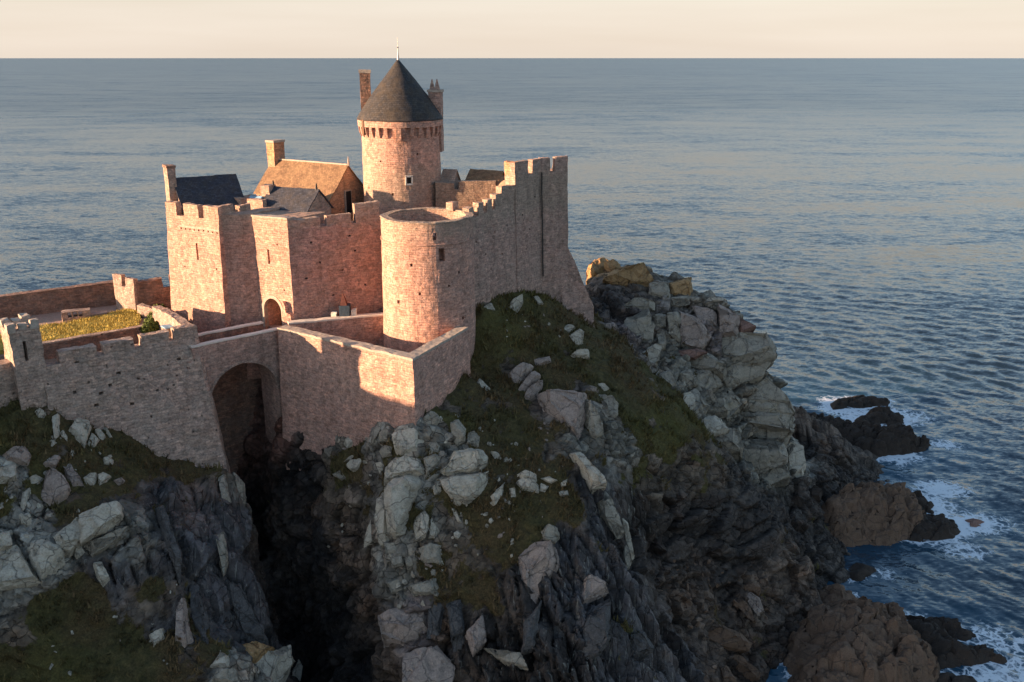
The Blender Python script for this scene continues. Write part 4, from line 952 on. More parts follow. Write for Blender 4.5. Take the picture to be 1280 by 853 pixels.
bw = thing("back_wall", "low far wall closing the castle courtyard towards the open sea", "castle wall", (-14, 119, 38))
pts = [(-37.5, 105), (-34.5, 121), (-12, 117.5), (2.3, 112.4), (5.2, 109.4)]
for i in range(4):
    d, L = unit(pts[i], pts[i + 1]); g = Geo(); g.extrude([(0, 33), (L + .4, 33), (L + .4, 36.8), (0, 36.8)], np.array(pts[i]), d, perp(d) * -1.0); build("wall", g, M['mauve'], bw, refine=1.2, jit=.08)

# --- barbican in front of the round tower
P1, P2, P3_ = np.array([-23.9, 90.1]), np.array([-9.15, 80.4]), np.array([-4.55, 90.2])
d12, L12 = unit(P1, P2); d23, L23 = unit(P2, P3_)
bb = thing("barbican_wall", "pointed outer wall below the round tower, one side sunlit and the other in shade", "castle wall", (*P2, 30))
o12, o23 = -perp(d12), -perp(d23); tk = 1.1
g = Geo()
i2 = P2 + (d23 * tk / abs(np.cross(d12, d23))) - d12 * tk / abs(np.cross(d12, d23))
i1 = P1 + perp(d12) * tk; i3 = P3_ + perp(d23) * tk
ob = .55
r0 = [(*(P1 + o12 * ob), 20), (*(P2 + (o12 + o23) * ob * .8), 24), (*(P3_ + o23 * ob), 27), (*(P3_ + o23 * -tk), 27), (*i2, 24), (*i1, 20)]
r1 = [(*P1, 35.45), (*P2, 35.35), (*P3_, 35.45), (*i3, 35.45), (*i2, 35.35), (*i1, 35.45)]
g.prism(r0, r1); build("wall", g, M['pink'], bb, refine=.65, jit=.07)
g = Geo(); e = .06
g.prism([(*(P1 + o12 * e), 35.42), (*(P2 + (o12 + o23) * e), 35.32), (*(P3_ + o23 * e), 35.42), (*(i3 - o23 * e), 35.42), (*(i2 - (o12 + o23) * e), 35.32), (*(i1 - o12 * e), 35.42)],
        [(*(P1 + o12 * e), 35.66), (*(P2 + (o12 + o23) * e), 35.56), (*(P3_ + o23 * e), 35.66), (*(i3 - o23 * e), 35.66), (*(i2 - (o12 + o23) * e), 35.56), (*(i1 - o12 * e), 35.66)])
build("coping", g, M['cope'], bb, refine=.5, jit=.07)
tw = thing("terrace_wall", "straight shaded wall of the terrace between the barbican yard and the reddish curtain", "wall", (-18, 94, 33))
a_, b_ = np.array([-23.3, 92.2]), np.array([-13.0, 95.8]); d, L = unit(a_, b_)
g = Geo(); g.extrude([(0, 29), (L, 29), (L, 35.4), (0, 35.4)], a_, d, perp(d) * .8); build("wall", g, M['mauve'], tw, refine=.7, jit=.06)
g = Geo(); g.extrude([(0, 35.4), (L, 35.4), (L, 35.56), (0, 35.56)], a_ - perp(d) * .06, d, perp(d) * .92); build("coping", g, M['white'], tw, refine=.5, jit=.04)
g = Geo(); g.slab([(-23.6, 92.8), (-13.2, 96.4), (-11, 100.5), (-23, 95.7), (-25.5, 96.8), (-27.6, 97.8)][::1], 32.8, 34.0)
tag(build("terrace_floor", g, M['sand'], None, refine=1.5, jit=.03), kind='structure')
g = Geo(); g.slab([tuple(i1), tuple(i2), tuple(i3), (-8, 92), (-12.8, 95), (-23.2, 91.9)], 31, 32.4)
tag(build("barbican_yard", g, M['court'], None, refine=1.5, jit=.05), kind='structure')
ap = P1 + np.array([.3, .8])
st = thing("sentry_box", "small dark blue box with a pointed red-brown cap on the gate terrace", "sentry box", (*at(431, 392, 97.0)[:2], 34))
sx, sy = at(431, 385, 95.3)[:2]
g = Geo(); g.prism(tj((sx, sy), 34.0, .5), tj((sx, sy), 36.7, .56)); build("body", g, M['blue_dark'], st, refine=.4, jit=.04)
g = Geo(); g.prism(tj((sx - .1, sy), 36.7, .36), tj((sx - .12, sy), 38.0, .05)); build("cap", g, M['rust'], st, refine=.4, jit=.05)
for k, (dx, lab) in enumerate(((-1.2, "pale lumpy stone on the left of the small blue box"), (1.02, "pale lumpy stone on the right of the small blue box"))):
    g = Geo(); g.prism(tj((sx + dx, sy), 34, .38), tj((sx + dx * .92, sy), 35.95 + .25 * k, .26))
    tag(build("stone_block", g, M['white'], None, refine=.3, jit=.14), lab, "stone", "pale stones beside the sentry box")

# --- bridge over the cleft
Q0, Q1 = np.array([-30.5, 85.1]), np.array([-24.3, 90.5]); dq, Lq = unit(Q0, Q1); nq = perp(dq)
br = thing("stone_bridge", "arched stone bridge over the dark cleft, leading to the gate", "bridge", (*((Q0 + Q1) / 2), 33))
g = Geo(); a0 = arch_outline(.75, Lq - .15, 29.0, 32.55, 18)
g.extrude([(-1.2, 16), (.75, 16)] + a0 + [(Lq - .15, 12), (Lq + 1.4, 12), (Lq + 1.4, 33.9), (-1.2, 33.9)], Q0, dq, nq * 3.9)
build("arch", g, M['mauve'], br, refine=.6, jit=.06)
g = Geo(); g.extrude(arch_outline(.5, Lq + .1, 28.9, 32.85, 18) + arch_outline(.75, Lq - .15, 28.9, 32.55, 18)[::-1], Q0 - nq * .05, dq, nq * .3)
build("arch_ring", g, M['rough'], br, refine=.5, jit=.05)
g = Geo(); g.extrude([(-.6, 33.9), (Lq + .9, 33.9), (Lq + .9, 35.2), (-.6, 35.2)], Q0, dq, nq * .55); p_o = build("parapet", g, M['mauve'], br, refine=.6, jit=.06)
g = Geo(); g.extrude([(-.6, 35.2), (Lq + .9, 35.2), (Lq + .9, 35.34), (-.6, 35.34)], Q0 - nq * .05, dq, nq * .65); build("coping", g, M['white'], p_o, refine=.5, jit=.04)
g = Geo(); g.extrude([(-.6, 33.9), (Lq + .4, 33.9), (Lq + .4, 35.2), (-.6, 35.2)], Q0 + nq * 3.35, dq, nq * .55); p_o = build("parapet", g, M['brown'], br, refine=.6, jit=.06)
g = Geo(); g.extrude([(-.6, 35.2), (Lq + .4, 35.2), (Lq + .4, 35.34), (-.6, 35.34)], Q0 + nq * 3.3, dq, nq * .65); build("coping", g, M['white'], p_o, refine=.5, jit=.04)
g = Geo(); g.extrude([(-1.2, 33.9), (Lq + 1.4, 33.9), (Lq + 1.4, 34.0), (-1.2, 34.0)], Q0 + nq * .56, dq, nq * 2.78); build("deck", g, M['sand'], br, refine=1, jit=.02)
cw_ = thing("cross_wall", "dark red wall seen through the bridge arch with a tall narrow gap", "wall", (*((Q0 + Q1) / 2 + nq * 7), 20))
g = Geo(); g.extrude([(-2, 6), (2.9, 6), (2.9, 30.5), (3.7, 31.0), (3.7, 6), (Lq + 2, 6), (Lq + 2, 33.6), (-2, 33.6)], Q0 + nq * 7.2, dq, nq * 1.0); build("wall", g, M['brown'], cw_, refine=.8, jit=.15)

# --- forework on the mainland side: battered front wall, corner, turret, lawn, back wall
W0, W1 = np.array([-41.4, 76.9]), np.array([-30.9, 85.5]); dw, Lw = unit(W0, W1); nw = perp(dw); ow = -nw
fw = thing("front_wall", "big grey battered wall of the forework with wide merlons, standing over the left cliff", "castle wall", (*((W0 + W1) / 2), 30))
g = Geo(); b2 = 1.35
W1b = W1 + dw * 1.6; wk = nw * 1.2
g.prism([(*(W0 + ow * 1.2 - dw * .5), 27.5), (*(W1 + ow * 4.3 + dw * .6), 21.5), (*(W1 + dw * 2.6 + nw * .4), 20), (*(W1 + dw * .2 + nw * 3.6), 24), (*(W0 + nw * 3.6), 27)],
        [(*W0, 35.9), (*W1, 36.1), (*(W1 + dw * .5 + nw * .3), 36.1), (*(W1 + dw * .1 + wk), 36.1), (*(W0 + wk), 35.9)])
cut = Geo()
cr = random.Random(3)
for k in range(14):
    u_ = (.16 + .78 * ((k * .382) % 1)) * Lw; z_ = cr.uniform(27.5, 34.2)
    if z_ < 34 - u_ * .45 - 1: z_ += 4
    fr_ = (36 - z_) / 14.5; of = ow * (fr_ * (1.2 + 3.1 * u_ / Lw))
    s_ = cr.uniform(.09, .16)
    cut.box((*(W0 + dw * u_ + of), z_), (s_ * 1.3, .7, s_), dw)
build("wall", g, M['grey'], fw, refine=.55, jit=.12, cuts=cut)
for u0, u1, h in ((1.45, 4.6, 1.0), (5.2, 7.9, 1.05), (8.6, 11.2, 1.1), (11.75, Lw + .45, 1.15)):
    merlons(fw, W0, dw, nw * .9, 35.9 + .2 * u0 / Lw, [(u0, min(u1, Lw + .45), h)], M['grey'])
g = Geo(); xa, xb = np.array([-43.4, 76.2]), np.array([-50.5, 67.0]); dx_, Lx = unit(xa, xb)   # the wall goes on beyond the turret
g.extrude([(0, 26), (Lx, 26), (Lx, 36.7), (0, 36.7)], xa, dx_, -perp(dx_) * 1.2)
build("wall", g, M['grey'], fw, refine=1.0, jit=.08)
sw = thing("side_wall", "thin sunlit wall with a pale top running back from the forework corner beside the green bush", "wall", (-35, 91, 34))
a_, b_ = W1 + dw * .3 + nw * .4, np.array([-38.2, 96.6]); d, L = unit(a_, b_)
g = Geo(); g.extrude([(0, 24), (L, 28), (L, 36.3), (L * .5, 36.9), (0, 37.1)], a_, d, perp(d) * .9); build("wall", g, M['rough'], sw, refine=.5, jit=.10)
rw = thing("retaining_wall", "low reddish retaining wall holding the sunlit lawn above the wall walk", "wall", (-41, 84, 33.5))
a_, b_ = atz(33, 431, 34.75)[:2], atz(184, 408, 34.75)[:2]; d, L = unit(a_, b_); ra, rb = a_, b_
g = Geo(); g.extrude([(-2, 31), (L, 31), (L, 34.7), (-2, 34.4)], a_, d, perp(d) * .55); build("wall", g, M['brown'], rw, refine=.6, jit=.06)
g = Geo(); g.extrude([(-2, 34.4), (L, 34.7), (L, 34.85), (-2, 34.55)], a_ - perp(d) * .05, d, perp(d) * .65); build("coping", g, M['grey'], rw, refine=.5, jit=.05)
g = Geo(); g.slab([tuple(W0 + nw * .8 - dw * 3), tuple(W1 + nw * .8), tuple(W1 + nw * 1.5 + dw * .5), (-36.6, 93.5), (-39.4, 97.8), tuple(b_ + perp(d) * .3), tuple(a_ + perp(d) * .3), tuple(a_ - d * 7)], 31.6, 32.9)
tag(build("wall_walk", g, M['court'], None, refine=1.2, jit=.06), kind='structure')
lawn_px = [(-30, 428), (30, 409), (75, 404), (110, 397), (170, 383), (176, 394), (172, 408), (92, 424), (32, 433), (-40, 446)]
lp = [tuple(atz(x, y, 34.35)[:2]) for x, y in lawn_px][::-1]
if sum((lp[i][0] * lp[(i + 1) % len(lp)][1] - lp[(i + 1) % len(lp)][0] * lp[i][1]) for i in range(len(lp))) < 0: lp = lp[::-1]
g = Geo(); g.slab(lp, 33, 34.35); tag(build("lawn", g, M['lawn'], None, refine=.5, jit=.14), kind='structure')
g = Geo(); g.slab([tuple(ra - d * 12 + perp(d) * .3), tuple(rb + perp(d) * .3), (-40.5, 98.6), (-40, 101.5), (-43, 102), (-47, 106), (-64, 97)], 32.6, 33.95)
tag(build("gravel_path", g, M['sand'], None, refine=1.5, jit=.03), kind='structure')
kw = thing("back_wall", "long dark brown wall behind the lawn, against the sea at the left", "wall", (-52, 102, 33.5))
a_, b_ = np.array([-72, 89.8]), np.array([-46.4, 106.0]); d, L = unit(a_, b_)
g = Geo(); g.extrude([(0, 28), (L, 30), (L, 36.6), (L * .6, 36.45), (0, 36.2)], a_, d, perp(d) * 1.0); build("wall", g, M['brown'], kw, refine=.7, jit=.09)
g = Geo(); g.extrude([(0, 36.2), (L * .6, 36.45), (L, 36.6), (L, 36.72), (L * .6, 36.57), (0, 36.32)], a_ - perp(d) * .05, d, perp(d) * 1.1); build("coping", g, M['brown'], kw, refine=.6, jit=.06)
wt = thing("watch_turret", "small sunlit square turret at the end of the long back wall", "turret", (-44.5, 103, 34))
a_, b_ = np.array([-46.1, 103.6]), np.array([-42.9, 101.5]); d, L = unit(a_, b_)
g = Geo(); g.prism([(*(a_ - perp(d) * .15), 31), (*(b_ - perp(d) * .15), 31), (*(b_ + perp(d) * 3), 31), (*(a_ + perp(d) * 3), 31)], [(*a_, 36.9), (*b_, 36.9), (*(b_ + perp(d) * 3), 36.9), (*(a_ + perp(d) * 3), 36.9)])
build("wall", g, M['rough'], wt, refine=.5, jit=.07)
merlons(wt, a_, d, perp(d) * .6, 36.9, [(0, L * .42, 1.35), (L * .6, L, 1.05)], M['rough'])
cwl = thing("crenellated_wall", "short shaded crenellated wall between the small turret and the gatehouse corner", "wall", (-40, 104, 34))
a_ = b_ + perp(d) * .3; b2_ = np.array([-37.4, 104.9]); d2, L2 = unit(a_, b2_)
g = Geo(); g.extrude([(0, 28), (L2, 28), (L2, 36.7), (0, 36.4)], a_, d2, perp(d2) * .8); build("wall", g, M['brown'], cwl, refine=.6, jit=.06)
merlons(cwl, a_, d2, perp(d2) * .8, 36.5, [(0.1, 2.9, 1.2), (3.7, L2, 1.4)], M['brown'])
lw = thing("low_wall", "low broken sunlit wall at the top of the bush passage", "wall", (-40, 98, 34))
a_, b_ = np.array([-42.3, 100.4]), np.array([-38.0, 97.2]); d, L = unit(a_, b_)
g = Geo(); g.extrude([(0, 30), (L, 30), (L, 35.6), (L * .7, 35.2), (L * .3, 35.45), (0, 35.3)], a_, d, perp(d) * .7); build("wall", g, M['rough'], lw, refine=.4, jit=.12)
sb = thing("stone_trough", "small sunlit block of low masonry with openings at the lawn edge", "trough", (*atz(97, 396, 34.0)[:2], 34))
c_ = atz(96, 400, 34.0)[:2]; g = Geo(); dd = np.array([.9, .42])
g.box((*c_, 34.5), (1.45, .6, .62), dd); cut = Geo()
for q in (-.7, -.1, .5): cut.box((*(c_ + dd * q * .95), 34.75), (.2, 2, .28), dd)
build("body", g, M['rough'], sb, refine=.35, jit=.06, cuts=cut)
g = Geo(); c2 = c_ + dd * 2.3; g.box((*c2, 34.25), (.9, .45, .28), dd); build("step", g, M['rough'], sb, refine=.35, jit=.08)
tu = thing("corner_turret", "tall ruined corner turret with a see-through slit at the left edge of the photo", "turret", (-43, 77, 33))
K0, K1 = np.array([-43.05, 75.4]), np.array([-41.2, 77.0]); dk, Lk = unit(K0, K1)
kb = perp(dk) * 3.2
g = Geo(); g.prism([(*(K0 - perp(dk) * .3), 28), (*(K1 - perp(dk) * .3), 28), (*(K1 + kb), 28), (*(K0 + kb), 28)], [(*K0, 39.6), (*K1, 39.6), (*(K1 + kb), 39.6), (*(K0 + kb), 39.6)])
cut = Geo(); cut.box((*(K0 + dk * Lk * .42 + kb * .5), 37.6), (.13, 4, .9), dk); 
build("wall", g, M['grey'], tu, refine=.5, jit=.09, cuts=cut)
for q, (u_, v_, h) in enumerate(((.12, .1, .5), (.5, .15, .35), (.85, .1, .55), (.15, .8, .4), (.8, .85, .5), (.5, .75, .3))):
    g = Geo(); g.box((*(K0 + dk * Lk * u_ + kb * v_), 39.6 + h / 2), (.32, .42, h / 2 + .1), dk); build("coping_stone", g, M['cope'], tu, refine=.25, jit=.12)
bx = thing("blue_hatch", "pale blue sheet over a hatch at the forework corner", "hatch", (*(W1 + nw * 1.6 - dw * 1.3), 34))
c_ = atz(213, 408, 36.0)[:2]; g = Geo(); g.box((*c_, 34.6), (.6, .55, 1.3), dw); build("frame", g, M['rough'], bx, refine=.4, jit=.06)
g = Geo(); g.box((*c_, 36.0), (.75, .7, .07), dw); build("lid", g, M['blue'], bx, refine=.3, jit=.06)

# ================================================================== loose rocks and outcrops
def stone_mesh(name, pts, size, mat, seed, round_=.03, rough=.03, cell=None):
    bm = bmesh.new()
    for p in pts: bm.verts.new(p)
    r = bmesh.ops.convex_hull(bm, input=bm.verts)
    bmesh.ops.delete(bm, geom=[v for v in bm.verts if not v.link_faces], context='VERTS')
    rc = random.Random(seed * 31 + 3); cen = sum((v.co for v in bm.verts), Vector()) / len(bm.verts)
    for _ in range(4):                                          # fresh break faces
        d = Vector((rc.gauss(0, 1), rc.gauss(0, 1), rc.gauss(.3, .8))).normalized()
        far = max((v.co - cen).dot(d) for v in bm.verts)
        bmesh.ops.bisect_plane(bm, geom=list(bm.verts) + list(bm.edges) + list(bm.faces), plane_co=cen + d * far * rc.uniform(.80, .95), plane_no=d, clear_outer=True)
        r = bmesh.ops.convex_hull(bm, input=bm.verts)
        bmesh.ops.delete(bm, geom=[v for v in bm.verts if not v.link_faces], context='VERTS')
    bmesh.ops.dissolve_limit(bm, angle_limit=R(11), verts=bm.verts, edges=bm.edges)
    bmesh.ops.bevel(bm, geom=list(bm.edges), offset=size * round_, segments=2, affect='EDGES', profile=.6, clamp_overlap=True)
    bmesh.ops.triangulate(bm, faces=bm.faces)
    lim = cell or max(.16, size / 9)
    for _ in range(5):
        es = [e for e in bm.edges if e.calc_length() > lim]
        if not es: break
        bmesh.ops.subdivide_edges(bm, edges=es, cuts=1)
        bmesh.ops.triangulate(bm, faces=[f for f in bm.faces if len(f.verts) > 3])
    bm.normal_update()
    o = Vector((seed * 7.1, seed * 3.3, 0))
    f1, f2 = 1.5 / size, 5.0 / size
    for v in bm.verts:
        p = v.co
        d = mnoise.noise((p + o) * f1) * 1.9 + mnoise.noise((p + o) * f2) * .8 + mnoise.noise((p + o) * 2.6) * .5
        c = mnoise.voronoi((p + o) * (1.15 / size) * 1.6)[0]
        d -= 1.6 * math.exp(-(c[1] - c[0]) / .05)
        v.co = p + v.normal * d * size * rough
    me = bpy.data.meshes.new(name); bm.to_mesh(me); bm.free()
    me.polygons.foreach_set("use_smooth", np.ones(len(me.polygons), bool)); me.set_sharp_from_angle(angle=R(24))
    return link(name, me, mat)
_seed = [0]
def outline_rock(name, poly, mat, thick=.8, lift=.0, flat=.40, rough=.032):
    """a rock whose silhouette was read from the photo, resting on the ground under it"""
    _seed[0] += 1; rr = random.Random(_seed[0] * 13 + 5)
    poly = [np.array(p, float) for p in poly]
    c = sum(poly) / len(poly)
    k_ = 0
    loc, nor = hit(*c)
    while (loc.y > 142 or loc.z < .5) and k_ < 12:               # outline above the skyline of the ground: seat it on the crest
        k_ += 1; loc, nor = hit(c[0], c[1] + 2.5 * k_)
    tocam = (Vector((0, 0, CAMZ)) - loc).normalized()
    nb = (tocam * .75 + nor * .45 + Vector((0, 0, .25))).normalized()
    sc = (Vector(loc) - Vector((0, 0, CAMZ))).length / FPX
    A = abs(sum(poly[i][0] * poly[(i + 1) % len(poly)][1] - poly[(i + 1) % len(poly)][0] * poly[i][1] for i in range(len(poly)))) / 2
    size = max(.25, math.sqrt(A) * sc); t = size * thick
    base = Vector(loc) + nb * t * lift
    W = []
    for p in poly:
        r = Vector(ray(*p)); W.append(Vector((0, 0, CAMZ)) + r * ((base - Vector((0, 0, CAMZ))).dot(nb) / r.dot(nb)))
    cw = sum(W, Vector()) / len(W)
    pts = []
    off = Vector((rr.uniform(-.12, .12), rr.uniform(-.12, .12), rr.uniform(-.05, .15))) * size
    for w in W:
        k = rr.uniform(.55, .86)
        pts.append(cw + (w - cw) * k + off + nb * t * rr.uniform(flat * .6, flat * 1.25))
        pts.append(w)
        pts.append(cw + (w - cw) * rr.uniform(.8, .98) - nb * t * .75 - Vector((0, 0, .2 * t)))
    return stone_mesh(name, pts, size, mat, _seed[0], rough=rough)
def zc(ox, oy, s, pts): return [(ox + x / s, oy + y / s) for x, y in pts]

